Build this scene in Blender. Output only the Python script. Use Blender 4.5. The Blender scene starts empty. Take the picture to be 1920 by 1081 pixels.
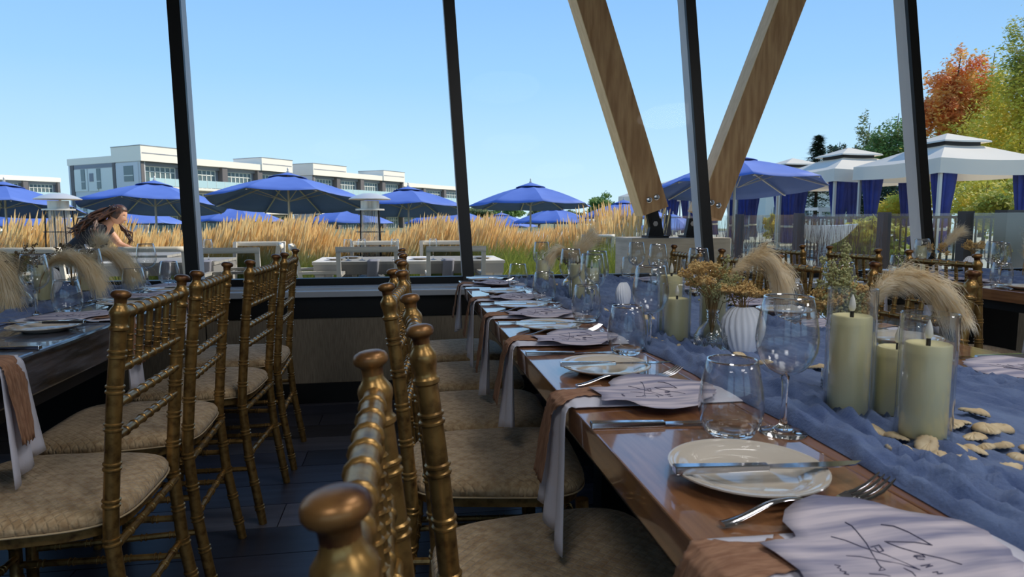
import bpy, bmesh, math, random
from mathutils import Vector, Matrix, noise
sc = bpy.context.scene
col = sc.collection
PI = math.pi
random.seed(7)
R = math.radians

# ------------------------------------------------------------------ camera
cam = bpy.data.cameras.new('camera')
co = bpy.data.objects.new('camera', cam); col.objects.link(co)
cam.sensor_width = 36; cam.lens = 1225 / 1920 * 36
cam.clip_start = 0.02; cam.clip_end = 600
co.location = (0, 0, 1.06)
co.rotation_euler = (R(90 - 6.035), 0, R(-9.403))
cam.dof.use_dof = True; cam.dof.focus_distance = 2.2; cam.dof.aperture_fstop = 12
sc.camera = co

# ------------------------------------------------------------------ world, sun, exposure
w = bpy.data.worlds.new('sky'); sc.world = w; w.use_nodes = True
nt = w.node_tree; nt.nodes.clear()
tc = nt.nodes.new('ShaderNodeTexCoord'); sx = nt.nodes.new('ShaderNodeSeparateXYZ')
rp = nt.nodes.new('ShaderNodeValToRGB'); bg = nt.nodes.new('ShaderNodeBackground'); ow = nt.nodes.new('ShaderNodeOutputWorld')
nt.links.new(tc.outputs['Generated'], sx.inputs[0]); nt.links.new(sx.outputs['Z'], rp.inputs[0])
e = rp.color_ramp.elements
e[0].position = 0.0; e[0].color = (.56, .75, .84, 1)
e[1].position = 1.0; e[1].color = (.07, .2, .55, 1)
for p_, c_ in ((.08, (.45, .68, .86, 1)), (.2, (.3, .55, .86, 1)), (.36, (.2, .42, .78, 1)), (.6, (.12, .3, .68, 1))):
    k = e.new(p_); k.color = c_
nt.links.new(rp.outputs[0], bg.inputs[0]); bg.inputs[1].default_value = .95
nt.links.new(bg.outputs[0], ow.inputs[0])
sl = bpy.data.lights.new('sun', 'SUN'); sl.energy = 3.7; sl.color = (1, .91, .76); sl.angle = R(.6)
so = bpy.data.objects.new('sun', sl); col.objects.link(so)
so.rotation_euler = Vector((.985 * .80, .17 * .80, .60)).to_track_quat('Z', 'Y').to_euler()
sc.view_settings.view_transform = 'Standard'; sc.view_settings.look = 'None'
sc.view_settings.exposure = 0.42; sc.view_settings.gamma = 1; sc.view_settings.use_curve_mapping = False
sc.cycles.max_bounces = 14; sc.cycles.transmission_bounces = 12; sc.cycles.transparent_max_bounces = 24
sc.cycles.diffuse_bounces = 4; sc.cycles.glossy_bounces = 5
sc.cycles.caustics_refractive = True; sc.cycles.caustics_reflective = False; sc.cycles.sample_clamp_indirect = 4
sc.cycles.blur_glossy = 1.0

# fill lights added at ceiling height, out of view, to brighten the interior
for lx_, ly_, le_ in ((2.6, -2.2, 15), (1.6, -1.0, 15), (3.6, .2, 15), (1.2, .9, 14), (-.9, -1.4, 16)):
    al = bpy.data.lights.new('added_fill_light', 'AREA'); al.shape = 'DISK'; al.size = .9; al.energy = le_; al.color = (1, .97, .95)
    ao = bpy.data.objects.new('added_fill_light', al); col.objects.link(ao); ao.location = (lx_, ly_, 3.44)

# ------------------------------------------------------------------ materials
def lin(c):
    return tuple((x / 255 / 12.92) if x / 255 <= .04045 else ((x / 255 + .055) / 1.055) ** 2.4 for x in c)
M = {}
def mat(name, c, rough=.6, metal=0, c2=None, scale=8, stretch=(1, 1, 1), detail=4, bump=0, bscale=None, spec=.5, coat=0, lo=.35, hi=.65, sheen=0, trans=0, vary=0):
    m = bpy.data.materials.new(name); m.use_nodes = True; M[name] = m
    n = m.node_tree.nodes; l = m.node_tree.links; b = n['Principled BSDF']
    b.inputs['Base Color'].default_value = (*lin(c), 1); b.inputs['Roughness'].default_value = rough
    b.inputs['Metallic'].default_value = metal; b.inputs['Specular IOR Level'].default_value = spec
    b.inputs['Coat Weight'].default_value = coat; b.inputs['Coat Roughness'].default_value = .05
    if sheen: b.inputs['Sheen Weight'].default_value = sheen
    if c2 or bump:
        t = n.new('ShaderNodeTexCoord'); mp = n.new('ShaderNodeMapping'); mp.inputs['Scale'].default_value = stretch
        l.new(t.outputs['Object'], mp.inputs[0])
        nz = n.new('ShaderNodeTexNoise'); nz.inputs['Scale'].default_value = scale; nz.inputs['Detail'].default_value = detail
        l.new(mp.outputs[0], nz.inputs[0])
        if c2:
            r = n.new('ShaderNodeValToRGB'); r.color_ramp.elements[0].position = lo; r.color_ramp.elements[1].position = hi
            r.color_ramp.elements[0].color = (*lin(c), 1); r.color_ramp.elements[1].color = (*lin(c2), 1)
            l.new(nz.outputs[0], r.inputs[0]); l.new(r.outputs[0], b.inputs['Base Color'])
            out = r.outputs[0]
            if vary:
                oi = n.new('ShaderNodeObjectInfo'); hs = n.new('ShaderNodeHueSaturation')
                mr = n.new('ShaderNodeMapRange'); mr.inputs[3].default_value = 1 - vary; mr.inputs[4].default_value = 1 + vary
                l.new(oi.outputs['Random'], mr.inputs[0]); l.new(mr.outputs[0], hs.inputs['Value']); l.new(out, hs.inputs['Color'])
                l.new(hs.outputs[0], b.inputs['Base Color'])
        if bump:
            nb = nz
            if bscale:
                nb = n.new('ShaderNodeTexNoise'); nb.inputs['Scale'].default_value = bscale; l.new(mp.outputs[0], nb.inputs[0])
            bp = n.new('ShaderNodeBump'); bp.inputs['Strength'].default_value = bump; bp.inputs['Distance'].default_value = .002
            l.new(nb.outputs[0], bp.inputs['Height']); l.new(bp.outputs[0], b.inputs['Normal'])
    if trans:
        tr = n.new('ShaderNodeBsdfTranslucent'); mx = n.new('ShaderNodeMixShader'); mx.inputs[0].default_value = trans
        if b.inputs['Base Color'].is_linked: l.new(b.inputs['Base Color'].links[0].from_socket, tr.inputs[0])
        else: tr.inputs[0].default_value = (*lin(c), 1)
        o = n['Material Output']; l.new(b.outputs[0], mx.inputs[1]); l.new(tr.outputs[0], mx.inputs[2]); l.new(mx.outputs[0], o.inputs[0])
    return m
def thin_glass(name, tint=(1, 1, 1), ior=1.45, rough=0.0, extra=0.0):
    m = bpy.data.materials.new(name); m.use_nodes = True; M[name] = m
    n = m.node_tree.nodes; l = m.node_tree.links; n.clear()
    o = n.new('ShaderNodeOutputMaterial'); mx = n.new('ShaderNodeMixShader'); t = n.new('ShaderNodeBsdfTransparent'); g = n.new('ShaderNodeBsdfGlossy')
    f = n.new('ShaderNodeLayerWeight'); f.inputs[0].default_value = .5; pw = n.new('ShaderNodeMath'); pw.operation = 'POWER'; pw.inputs[1].default_value = 2.6
    r0 = ((ior - 1) / (ior + 1)) ** 2; extra = extra + r0; t.inputs[0].default_value = (*tint, 1); g.inputs['Roughness'].default_value = rough
    a = n.new('ShaderNodeMath'); a.operation = 'ADD'; a.inputs[1].default_value = extra; a.use_clamp = True
    l.new(f.outputs['Facing'], pw.inputs[0]); l.new(pw.outputs[0], a.inputs[0]); l.new(a.outputs[0], mx.inputs[0]); l.new(t.outputs[0], mx.inputs[1]); l.new(g.outputs[0], mx.inputs[2]); l.new(mx.outputs[0], o.inputs[0])
    return m
def solid_glass(name, tint=(1, 1, 1), rough=0):
    m = bpy.data.materials.new(name); m.use_nodes = True; M[name] = m
    b = m.node_tree.nodes['Principled BSDF']; b.inputs['Base Color'].default_value = (*tint, 1)
    b.inputs['Transmission Weight'].default_value = 1; b.inputs['Roughness'].default_value = rough; b.inputs['IOR'].default_value = 1.48
    return m
mat('gold', (170, 134, 78), .32, .7, c2=(92, 66, 38), scale=55, lo=.45, hi=.78, bump=.15, bscale=90)
mat('worn_gold', (150, 108, 62), .36, .5, c2=(86, 52, 34), scale=38, lo=.42, hi=.62)
mat('bare_wood', (110, 62, 32), .45, 0, c2=(60, 36, 22), scale=30)
mat('seat_fabric', (206, 180, 142), .85, 0, c2=(172, 142, 104), scale=60, bump=.6, bscale=140, sheen=.2)
mat('seat_welt', (196, 174, 138), .8)
mat('table_wood', (160, 112, 74), .32, 0, c2=(126, 82, 50), scale=9, stretch=(9, .8, 9), detail=8, coat=1)
mat('table_edge', (178, 112, 58), .4, 0, c2=(132, 78, 38), scale=12, stretch=(6, .8, 6), detail=6)
mat('rustic_wood', (92, 90, 98), .32, 0, c2=(34, 30, 30), scale=5, stretch=(7, .9, 7), detail=10, bump=3, coat=.8, lo=.4, hi=.6)
mat('black_steel', (22, 22, 26), .5, .3)
mat('black_frame', (14, 14, 16), .45, .2)
mat('grey_alu', (214, 218, 226), .4, 0)
mat('floor_dark', (58, 62, 78), .38, 0, c2=(44, 46, 58), scale=3, stretch=(1, 8, 1), bump=.2, vary=.5)
mat('floor_light', (98, 98, 108), .4, 0, c2=(78, 78, 90), scale=3, stretch=(1, 8, 1), bump=.2, vary=.3)
mat('panel_beige', (128, 120, 106), .85, 0, c2=(108, 100, 88), scale=40, stretch=(6, 1, .4), bump=.5)
mat('room_wall', (190, 182, 170), .8)
mat('dark_wall', (70, 62, 56), .8)
mat('ceiling_white', (205, 203, 198), .8)
mat('sill_metal', (182, 190, 202), .22, .3)
mat('napkin', (226, 226, 240), .85, 0, bump=.25, scale=300, sheen=.2, trans=.12)
mat('peach_gauze', (196, 152, 122), .9, 0, c2=(164, 120, 94), scale=40, stretch=(1, 6, 1), bump=.6, trans=.25)
mat('blue_gauze', (112, 134, 178), .85, 0, c2=(88, 110, 158), scale=14, bump=.6, bscale=220, trans=.12, sheen=.2)
mat('porcelain', (212, 203, 190), .07, 0, coat=.6)
mat('steel', (205, 205, 210), .1, 1)
mat('wax', (252, 244, 196), .4, 0, c2=(246, 236, 178), scale=6, trans=.1)
mat('wick_white', (238, 236, 228), .5)
mat('black_plastic', (16, 15, 15), .5)
mat('shell', (226, 208, 172), .6, 0, c2=(206, 180, 140), scale=60, bump=.4)
mat('white_ceramic', (232, 236, 244), .35)
mat('pampas', (255, 246, 226), .95, 0, c2=(246, 230, 196), scale=30, trans=.5)
mat('stem_tan', (150, 120, 72), .8)
mat('dried_gold', (240, 212, 148), .85, 0, c2=(216, 176, 112), scale=90, trans=.2)
mat('dried_green', (206, 204, 150), .85, 0, c2=(174, 174, 118), scale=60, trans=.2)
mat('dried_dark', (124, 108, 84), .9, 0, c2=(84, 72, 56), scale=60)
thin_glass('clear_glass', (.985, .99, .99), 1.5)
thin_glass('rim_glass', (.98, .99, 1), 1.5, .06, .72)
thin_glass('window_glass', (.97, .98, .985), 1.08)
thin_glass('fence_glass', (.82, .92, .90), 1.4, .1, .12)
solid_glass('glass', (.99, 1, 1))
mat('glulam', (200, 162, 118), .6, 0, c2=(166, 126, 86), scale=5, stretch=(5, 5, .6), detail=9, bump=.3)
mat('glulam_lit_side', (236, 206, 158), .6, 0, c2=(222, 190, 140), scale=5, stretch=(5, 5, .6), detail=6)
mat('plinth', (186, 178, 164), .85, 0, c2=(164, 156, 142), scale=3, stretch=(1, 1, 8))
mat('canvas_blue', (94, 122, 192), .75, 0, c2=(86, 114, 184), scale=2)
mat('canvas_cream', (236, 226, 206), .8, 0, trans=.2)
mat('curtain_blue', (38, 56, 134), .7, 0, c2=(28, 42, 108), scale=2, trans=.05)
mat('pole_silver', (196, 190, 178), .4, .3)
mat('heater_steel', (218, 212, 200), .35, .3)
mat('patio_white', (232, 226, 214), .6)
mat('patio_table', (196, 192, 186), .6)
mat('mesh_dark', (74, 76, 78), .8)
thin_glass('mesh_sheer', (.42, .43, .44), 1.1, .6)
mat('paving', (196, 188, 172), .9, 0, c2=(178, 170, 154), scale=2, bump=.3)
mat('ground_far', (112, 120, 80), .95, 0, c2=(136, 132, 104), scale=.2)
mat('straw', (255, 234, 178), .85, 0, c2=(246, 212, 144), scale=3, trans=.4)
mat('grass_green', (170, 172, 76), .8, 0, c2=(132, 146, 60), scale=2, trans=.45)
mat('twig', (122, 92, 80), .85, 0, c2=(92, 80, 74), scale=2)
mat('fence_post', (96, 84, 82), .7)
mat('fence_dark', (52, 48, 48), .6)
mat('skin', (214, 160, 128), .5, 0, spec=.4)
mat('black_cloth', (30, 28, 32), .85)
mat('apron_white', (232, 226, 224), .8)
mat('hair', (98, 62, 40), .5, 0, c2=(44, 28, 22), scale=30, stretch=(1, 1, 1))
mat('bld_cream', (246, 236, 218), .85)
mat('bld_white', (214, 214, 214), .85, 0)
mat('bld_grey', (140, 142, 148), .85)
mat('bld_dark', (112, 106, 104), .85)
mat('bld_window', (98, 116, 118), .15, 0)
mat('bld_rail', (186, 212, 214), .15)
mat('bld_frame', (226, 226, 216), .6)
mat('bark', (84, 66, 52), .9, 0, c2=(60, 48, 40), scale=6, stretch=(3, 3, .5))
for nm, a, b2 in (('leaf_orange', (250, 208, 108), (240, 158, 88)), ('leaf_yellow', (240, 220, 84), (206, 204, 78)), ('leaf_olive', (214, 204, 84), (160, 172, 72)), ('leaf_green', (140, 170, 84), (100, 134, 66)), ('leaf_conifer', (62, 94, 62), (42, 72, 50)), ('leaf_pale', (150, 160, 110), (120, 136, 90))):
    mat(nm, a, .7, 0, c2=b2, scale=1.3, trans=.5, lo=.38, hi=.6)
def stalk_mat():  # stems run from green at the foot to straw at the top
    m = mat('stalk', (250, 226, 170), .85, trans=.4); n = m.node_tree.nodes; l = m.node_tree.links
    t = n.new('ShaderNodeTexCoord'); sp = n.new('ShaderNodeSeparateXYZ'); r = n.new('ShaderNodeValToRGB')
    r.color_ramp.elements[0].position = .15; r.color_ramp.elements[1].position = .75
    r.color_ramp.elements[0].color = (*lin((158, 166, 78)), 1); r.color_ramp.elements[1].color = (*lin((250, 226, 170)), 1)
    l.new(t.outputs['Object'], sp.inputs[0]); l.new(sp.outputs['Z'], r.inputs[0]); l.new(r.outputs[0], n['Principled BSDF'].inputs['Base Color']); l.new(r.outputs[0], n['Translucent BSDF'].inputs[0])
stalk_mat(); mat('poppy_red', (206, 66, 60), .7, trans=.3)
# menu card: pale lavender paper with soft painted streaks
def card_mat():
    m = mat('card_paper', (212, 206, 220), .75)
    n = m.node_tree.nodes; l = m.node_tree.links; b = n['Principled BSDF']
    t = n.new('ShaderNodeTexCoord'); mp = n.new('ShaderNodeMapping'); mp.inputs['Rotation'].default_value = (0, 0, R(-32)); mp.inputs['Scale'].default_value = (4, 34, 1)
    nz = n.new('ShaderNodeTexNoise'); nz.inputs['Scale'].default_value = 1.4; nz.inputs['Detail'].default_value = 3
    r = n.new('ShaderNodeValToRGB'); r.color_ramp.elements[0].position = .36; r.color_ramp.elements[1].position = .58
    r.color_ramp.elements[0].color = (*lin((140, 140, 168)), 1); r.color_ramp.elements[1].color = (*lin((216, 206, 216)), 1)
    l.new(t.outputs['Object'], mp.inputs[0]); l.new(mp.outputs[0], nz.inputs[0]); l.new(nz.outputs[0], r.inputs[0]); l.new(r.outputs[0], b.inputs['Base Color'])
card_mat(); M['table_wood'].node_tree.nodes['Principled BSDF'].inputs['Coat IOR'].default_value = 1.95
M['rustic_wood'].node_tree.nodes['Principled BSDF'].inputs['Coat IOR'].default_value = 1.8
mat('ink', (62, 62, 92), .6)

# ------------------------------------------------------------------ mesh helpers
class MB:
    def __init__(s): s.v = []; s.f = []
    def add(s, vs, fs):
        o = len(s.v); s.v += [tuple(v) for v in vs]; s.f += [tuple(i + o for i in f) for f in fs]; return s
    def box(s, x0, x1, y0, y1, z0, z1):
        return s.add([(x, y, z) for z in (z0, z1) for y in (y0, y1) for x in (x0, x1)],
                     [(0, 2, 3, 1), (4, 5, 7, 6), (0, 1, 5, 4), (2, 6, 7, 3), (0, 4, 6, 2), (1, 3, 7, 5)])
    def bar(s, a, b, wx, wy, up=(0, 1, 0)):  # rectangular bar from a to b
        a = Vector(a); b = Vector(b); d = (b - a).normalized(); y = Vector(up); x = y.cross(d).normalized(); y = d.cross(x)
        vs = [p + x * sx_ * wx / 2 + y * sy_ * wy / 2 for p in (a, b) for sx_, sy_ in ((-1, -1), (1, -1), (1, 1), (-1, 1))]
        return s.add(vs, [(3, 2, 1, 0), (4, 5, 6, 7), (0, 1, 5, 4), (1, 2, 6, 5), (2, 3, 7, 6), (3, 0, 4, 7)])
    def tube(s, pts, rad, n=10, caps=True, flat=1):
        pts = [Vector(p) for p in pts]; N = len(pts)
        if not hasattr(rad, '__len__'): rad = [rad] * N
        vs = []; ref = None
        for i, p in enumerate(pts):
            d = (pts[min(i + 1, N - 1)] - pts[max(i - 1, 0)])
            d = d.normalized() if d.length > 1e-9 else Vector((0, 0, 1))
            if ref is None:
                ref = Vector((1, 0, 0)) if abs(d.x) < .8 else Vector((0, 1, 0))
            x = (ref - d * ref.dot(d)).normalized(); ref = x; y = d.cross(x)
            for k in range(n):
                a = 2 * PI * k / n
                vs.append(p + (x * math.cos(a) + y * math.sin(a) * flat) * rad[i])
        fs = [(i * n + k, i * n + (k + 1) % n, (i + 1) * n + (k + 1) % n, (i + 1) * n + k) for i in range(N - 1) for k in range(n)]
        if caps: fs += [tuple(range(n - 1, -1, -1)), tuple(range((N - 1) * n, N * n))]
        return s.add(vs, fs)
    def lathe(s, prof, n=24, o=(0, 0, 0), close=False):
        vs = [(o[0] + r * math.cos(2 * PI * k / n), o[1] + r * math.sin(2 * PI * k / n), o[2] + z) for r, z in prof for k in range(n)]
        m = len(prof)
        fs = [(i * n + k, i * n + (k + 1) % n, (i + 1) * n + (k + 1) % n, (i + 1) * n + k) for i in range(m - 1) for k in range(n)]
        if close: fs += [((m - 1) * n + k, (m - 1) * n + (k + 1) % n, (k + 1) % n, k) for k in range(n)]
        else: fs += [tuple(range(n - 1, -1, -1)), tuple(range((m - 1) * n, m * n))]
        return s.add(vs, fs)
    def grid(s, rows, loop=False):
        m = len(rows); n = len(rows[0]); vs = [p for r_ in rows for p in r_]
        fs = [(i * n + j, i * n + j + 1, (i + 1) * n + j + 1, (i + 1) * n + j) for i in range(m - 1) for j in range(n - 1)]
        if loop: fs += [(i * n + n - 1, i * n, (i + 1) * n, (i + 1) * n + n - 1) for i in range(m - 1)]
        return s.add(vs, fs)
    def prism(s, poly, z0, z1):
        n = len(poly)
        return s.add([(x, y, z0) for x, y in poly] + [(x, y, z1) for x, y in poly],
                     [tuple(range(n - 1, -1, -1)), tuple(range(n, 2 * n))] + [(i, (i + 1) % n, n + (i + 1) % n, n + i) for i in range(n)])
    def mesh(s, name, m, smooth=True, ang=40):
        me = bpy.data.meshes.new(name); me.from_pydata(s.v, [], s.f); me.update()
        if smooth:
            me.shade_smooth(); me.set_sharp_from_angle(angle=R(ang))
        if m: me.materials.append(M[m])
        return me
    def build(s, name, m, parent=None, smooth=True, ang=40, loc=None, rz=0, bevel=0):
        o = bpy.data.objects.new(name, s.mesh(name, m, smooth, ang)); col.objects.link(o); o.parent = parent
        if loc: o.location = loc
        if rz: o.rotation_euler.z = rz
        if bevel: mod = o.modifiers.new('bevel', 'BEVEL'); mod.width = bevel; mod.segments = 2; mod.limit_method = 'ANGLE'
        return o
def tag(o, label=None, cat=None, group=None, kind=None):
    if label: o['label'] = label
    if cat: o['category'] = cat
    if group: o['group'] = group
    if kind: o['kind'] = kind
    return o
def empty(name, loc=(0, 0, 0), rz=0, label=None, cat=None, group=None, kind=None):
    o = bpy.data.objects.new(name, None); col.objects.link(o); o.location = loc; o.rotation_euler.z = rz; o.empty_display_size = .1
    return tag(o, label, cat, group, kind)
def inst(src, name, parent=None, loc=(0, 0, 0), rot=(0, 0, 0), scl=None):
    o = bpy.data.objects.new(name, src.data); col.objects.link(o); o.parent = parent; o.location = loc; o.rotation_euler = rot
    if scl: o.scale = scl
    return o
def copy_tree(o, parent=None):
    kids = [c for c in KIDS.get(o.name, [])] if o.name in KIDS else list(o.children)
    c = o.copy(); col.objects.link(c); c.parent = parent
    for ch in kids: copy_tree(ch, c)
    return c
KIDS = {}
def remember(o):
    KIDS[o.name] = list(o.children)
    for c in o.children: remember(c)
class Proto:  # first placement uses the built thing, later ones copy it
    def __init__(s, root): s.root = root; s.used = False; remember(root)
    def put(s, loc, rz=0, label=None, group=None, scl=None, rot=None):
        o = copy_tree(s.root) if s.used else s.root
        s.used = True; o.location = loc; o.rotation_euler = rot if rot else (0, 0, rz)
        if scl: o.scale = (scl,) * 3 if not hasattr(scl, '__len__') else scl
        if label: o['label'] = label
        if group: o['group'] = group
        return o
def lerp(a, b, t): return a + (b - a) * t

# ================================================================== SETTING
f = empty('floor', kind='structure')
MB().box(-4.5, 5.6, -4, 3.9, -.08, -.012).build('subfloor', 'black_steel', f, False)
y = -.2; row = 0
while y < 3.86:
    wd = .19; x = -3.4 - (row % 3) * .55
    while x < 3.2:
        L = 1.75
        a, b = x, min(x + L, 3.2)
        MB().box(a + .002, b - .002, y + .002, min(y + wd, 3.87) - .002, -.012, 0).build('plank', ('floor_light' if row % 4 == 1 else 'floor_dark'), f, False)
        x += L
    y += wd; row += 1
# lower window wall with dark band, beige panel and baseboard
wf = empty('wall_front', kind='structure')
MB().box(-4.5, 5.6, 3.87, 4.06, 0, .64).build('core', 'black_frame', wf, False)
xx = -4.5
for i in range(6):
    a = -4.5 + i * 1.7
    MB().box(a + .004, min(a + 1.696, 5.6), 3.845, 3.87, .118, .5).build('panel', 'panel_beige', wf, False)
MB().box(-4.5, 5.6, 3.835, 3.87, .5, .62).build('band', 'black_frame', wf, False)
MB().box(-4.5, 5.6, 3.83, 3.87, 0, .118).build('baseboard_front', 'black_frame', None, False)['kind'] = 'structure'
s = empty('trim_1', kind='structure')
MB().box(-4.5, 5.6, 3.80, 4.06, .62, .655).build('sill', 'sill_metal', s, False, bevel=.004)
for i, yy in enumerate((3.88, 3.94, 4.0)):
    MB().box(-4.5, 5.6, yy, yy + .022, .655, .667).build('track_rail', 'sill_metal', s, False)
    MB().box(-4.5, 5.6, yy + .024, yy + .034, .655, .658).build('track_groove', 'black_frame', s, False)
# leaning window wall: mullions lean (-.053, .118) per metre of height
LX, LY = -.053, .118
ZT = 3.3
def lp(x, y, z): return (x + LX * (z - .7), y + LY * (z - .7), z)
xs = [-2.885, -1.235, .401, 2.03, 3.715, 5.4]
for i in range(len(xs) - 1):
    wn = empty('window_%d' % (i + 1), kind='structure')
    xa, xb = xs[i], xs[i + 1]
    MB().bar(lp(xa, 4.115, .66), lp(xa, 4.115, ZT), .072, .03).build('mullion', 'black_frame', wn, False)
    MB().bar(lp(xa, 4.185, .66), lp(xa, 4.185, ZT), .062, .11).build('outer_mullion', 'grey_alu', wn, False)
    MB().box(xa + .036, xb - .036, 4.09, 4.16, .655, .703).build('bottom_rail', 'black_frame', wn, False)
    v = [lp(xa + .04, 4.135, .69), lp(xb - .04, 4.135, .69), lp(xb - .04, 4.135, ZT), lp(xa + .04, 4.135, ZT)]
    MB().add(v, [(0, 1, 2, 3)]).build('pane', 'window_glass', wn, False)
    v = [lp(xa, 4.10, ZT), lp(xb, 4.10, ZT)]
    MB().bar(v[0], v[1], .09, .08, up=(0, 0, 1)).build('top_rail', 'black_frame', wn, False)
# rest of the room, out of view: side walls, back wall with glazed openings added for fill light, ceiling that runs on as the eave
o = MB().box(-4.6, -4.5, -4, 4.3, 0, 3.5).build('wall_left', 'dark_wall', None, False); o['kind'] = 'structure'
wr = MB().box(5.6, 5.7, -4, 4.3, 0, 3.5).build('wall_right', 'room_wall', None, False); wr['kind'] = 'structure'
wb = MB().box(-4.5, 5.6, -4.1, -4, 0, .9).box(-4.5, 5.6, -4.1, -4, 2.7, 3.5)
for a in (-4.5, -1.5, 1.8, 5.1): wb.box(a, a + .5, -4.1, -4, .9, 2.7)
wb = wb.build('wall_back', 'room_wall', None, False); wb['kind'] = 'structure'
for k, (a, b, c_, d_) in enumerate(((-4.0, -1.5, -4.06, -4.05), (-1.0, 1.8, -4.06, -4.05), (2.3, 5.1, -4.06, -4.05))):  # unseen panes, added so sky light fills the room from behind
    wn = MB().box(a, b, c_, d_, .9, 2.7).build('window_%d' % (6 + k), 'window_glass', None, False); wn['kind'] = 'structure'
o = MB().box(-5.2, 6.2, -4.2, 6.2, 3.5, 3.9).build('ceiling', 'ceiling_white', None, False); o['kind'] = 'structure'

# outside ground
o = MB().box(-60, 60, 4.1, 250, -1.3, -.68).build('ground', 'ground_far', None, False); o['kind'] = 'structure'
tr = empty('terrace', kind='structure')
MB().box(-14, 14, 4.1, 11.0, -.7, -.075).build('base', 'fence_dark', tr, False)
for i in range(16):
    for j in range(6):
        MB().box(-8 + i + .006, -7 + i - .006, 4.9 + j - .7, 4.9 + j + .29, -.075, -.05).build('paver', 'paving', tr, False)
o = MB().box(7.2, 45, 8.5, 60, -.68, -.05).build('pool_deck', 'paving', None, False); o['kind'] = 'structure'

# ================================================================== FURNITURE
def ringed(a, b, base, nodes, bump_=.0035, wid=.006, n=10, double=True, name=None, extra=()):
    """turned rod from a to b with raised bamboo rings at node fractions"""
    a = Vector(a); b = Vector(b); L = (b - a).length
    ts = [(0, base), (1, base)]
    for t in nodes:
        offs = (-.0055, .0055) if double else (0,)
        for o_ in offs:
            c = t + o_ / L
            for d, r_ in ((-wid / 2, 0), (-wid / 4, bump_ * .85), (0, bump_), (wid / 4, bump_ * .85), (wid / 2, 0)):
                ts.append((c + d / L * (.8 if double else 1), base + r_))
    ts += list(extra); ts = sorted(t for t in ts if 0 <= t[0] <= 1)
    return MB().tube([a.lerp(b, t) for t, _ in ts], [r_ for _, r_ in ts], n)
def make_chair():
    root = empty('chiavari_chair', cat='chair', label='x')
    # posts: slight rake
    for sy_ in (-1, 1):
        yb = .178 * sy_
        pts = [(-.245, yb * 1.02, 0), (-.205, yb, .25), (-.19, yb, .44), (-.212, yb, .70), (-.238, yb, .925)]
        def at(z):
            for p_, q_ in zip(pts, pts[1:]):
                if p_[2] <= z <= q_[2]:
                    t = (z - p_[2]) / (q_[2] - p_[2]); return tuple(lerp(p_[k], q_[k], t) for k in range(3))
            return pts[-1]
        zs = [(0, .0135), (.875, .0148)]
        for zz in (.06, .15, .24, .33, .42, .50, .575, .655, .73, .80):
            for c in (zz - .0055, zz + .0055):
                for d, r_ in ((-.0035, 0), (-.0015, .0028), (.0015, .0028), (.0035, 0)): zs.append((c + d, .0148 + r_))
        for z, r_ in ((.845, .0148), (.848, .0178), (.853, .0178), (.856, .0152), (.862, .0150), (.870, .0160), (.876, .0180), (.882, .0184), (.887, .0172), (.892, .0135), (.896, .0112), (.900, .0108)): zs.append((z, r_))
        zs = sorted(z for z in set(zs) if not (z[0] == .875 and z[1] == .0148))
        bp_ = MB().tube([at(z) for z, _ in zs], [r_ for _, r_ in zs], 14).build('back_post', 'gold', root)
        fz = ((.8995, .0108), (.906, .0112), (.9085, .0125), (.911, .0164), (.914, .0181), (.918, .0180), (.9215, .0162), (.924, .0115), (.925, .006))
        MB().tube([at(z) for z, _ in fz], [r_ for _, r_ in fz], 18).build('finial', 'worn_gold', bp_)
    def bx(z): # x of the back plane at z
        return lerp(-.19, -.238, (z - .44) / .485)
    for z, nm, rr, nd in ((.878, 'top_rail', .0118, (.12, .25, .38, .5, .62, .75, .88)), (.768, 'back_rail', .0085, (.12, .25, .38, .5, .62, .75, .88)), (.697, 'back_rail', .0085, (.12, .25, .38, .5, .62, .75, .88)), (.63, 'back_rail', .0085, (.12, .25, .38, .5, .62, .75, .88))):
        ringed((bx(z), -.168, z), (bx(z), .168, z), rr, nd, .0026, .008, 12, False).build(nm, 'gold', root)
    for k in range(6):
        yy = -.178 + .356 * (k + 1) / 7
        L_ = .10
        ringed((bx(.772), yy, .772), (bx(.874), yy, .874), .0068, (.2, .52), .0028, .005, 9, True).build('spindle', 'gold', root)
    # front legs
    for sy_ in (-1, 1):
        zs = sorted([(0, .0125), (.44, .0155)] + [(zz + c + d, .0142 + r_) for zz in (.07, .16, .25, .34) for c in (-.0055, .0055) for d, r_ in ((-.0035, 0), (0, .003), (.0035, 0))])
        MB().tube([(.2 - z * .03, .198 * sy_ , z) for z, _ in zs], [r_ for _, r_ in zs], 10).build('front_leg', 'gold', root)
        for z in (.2, .3):
            ringed((-.2, .18 * sy_, z), (.192, .196 * sy_, z), .0085, (.15, .33, .5, .67, .85), .0025, .005, 8, True).build('side_stretcher', 'gold', root)
    for z in (.24, .41):
        ringed((-.2, -.17, z - .0), (-.2, .17, z), .0085, (.15, .33, .5, .67, .85), .0025, .005, 8, True).build('back_stretcher', 'gold', root)
    for z in (.22, .33):
        ringed((.19, -.19, z), (.19, .19, z), .0085, (.15, .33, .5, .67, .85), .0025, .005, 8, True).build('front_stretcher', 'gold', root)
    # seat frame and cushion
    def outline(g, n_=48):
        o_ = []
        for k in range(n_):
            a = 2 * PI * k / n_; c, s_ = math.cos(a), math.sin(a)
            ex = 2 / 4.2
            px = math.copysign(abs(c) ** ex, c); py = math.copysign(abs(s_) ** ex, s_)
            wd_ = lerp(.178, .212, (px + 1) / 2)
            o_.append((px * (.2 + g), py * (wd_ + g)))
        return o_
    MB().prism([(x, y_) for x, y_ in outline(-.004)], .424, .446).build('seat_frame', 'gold', root)
    prof = [(-.004, .446), (.004, .449), (.009, .456), (.010, .465), (.005, .474), (-.008, .481), (-.03, .486), (-.07, .4895), (-.12, .491)]
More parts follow.
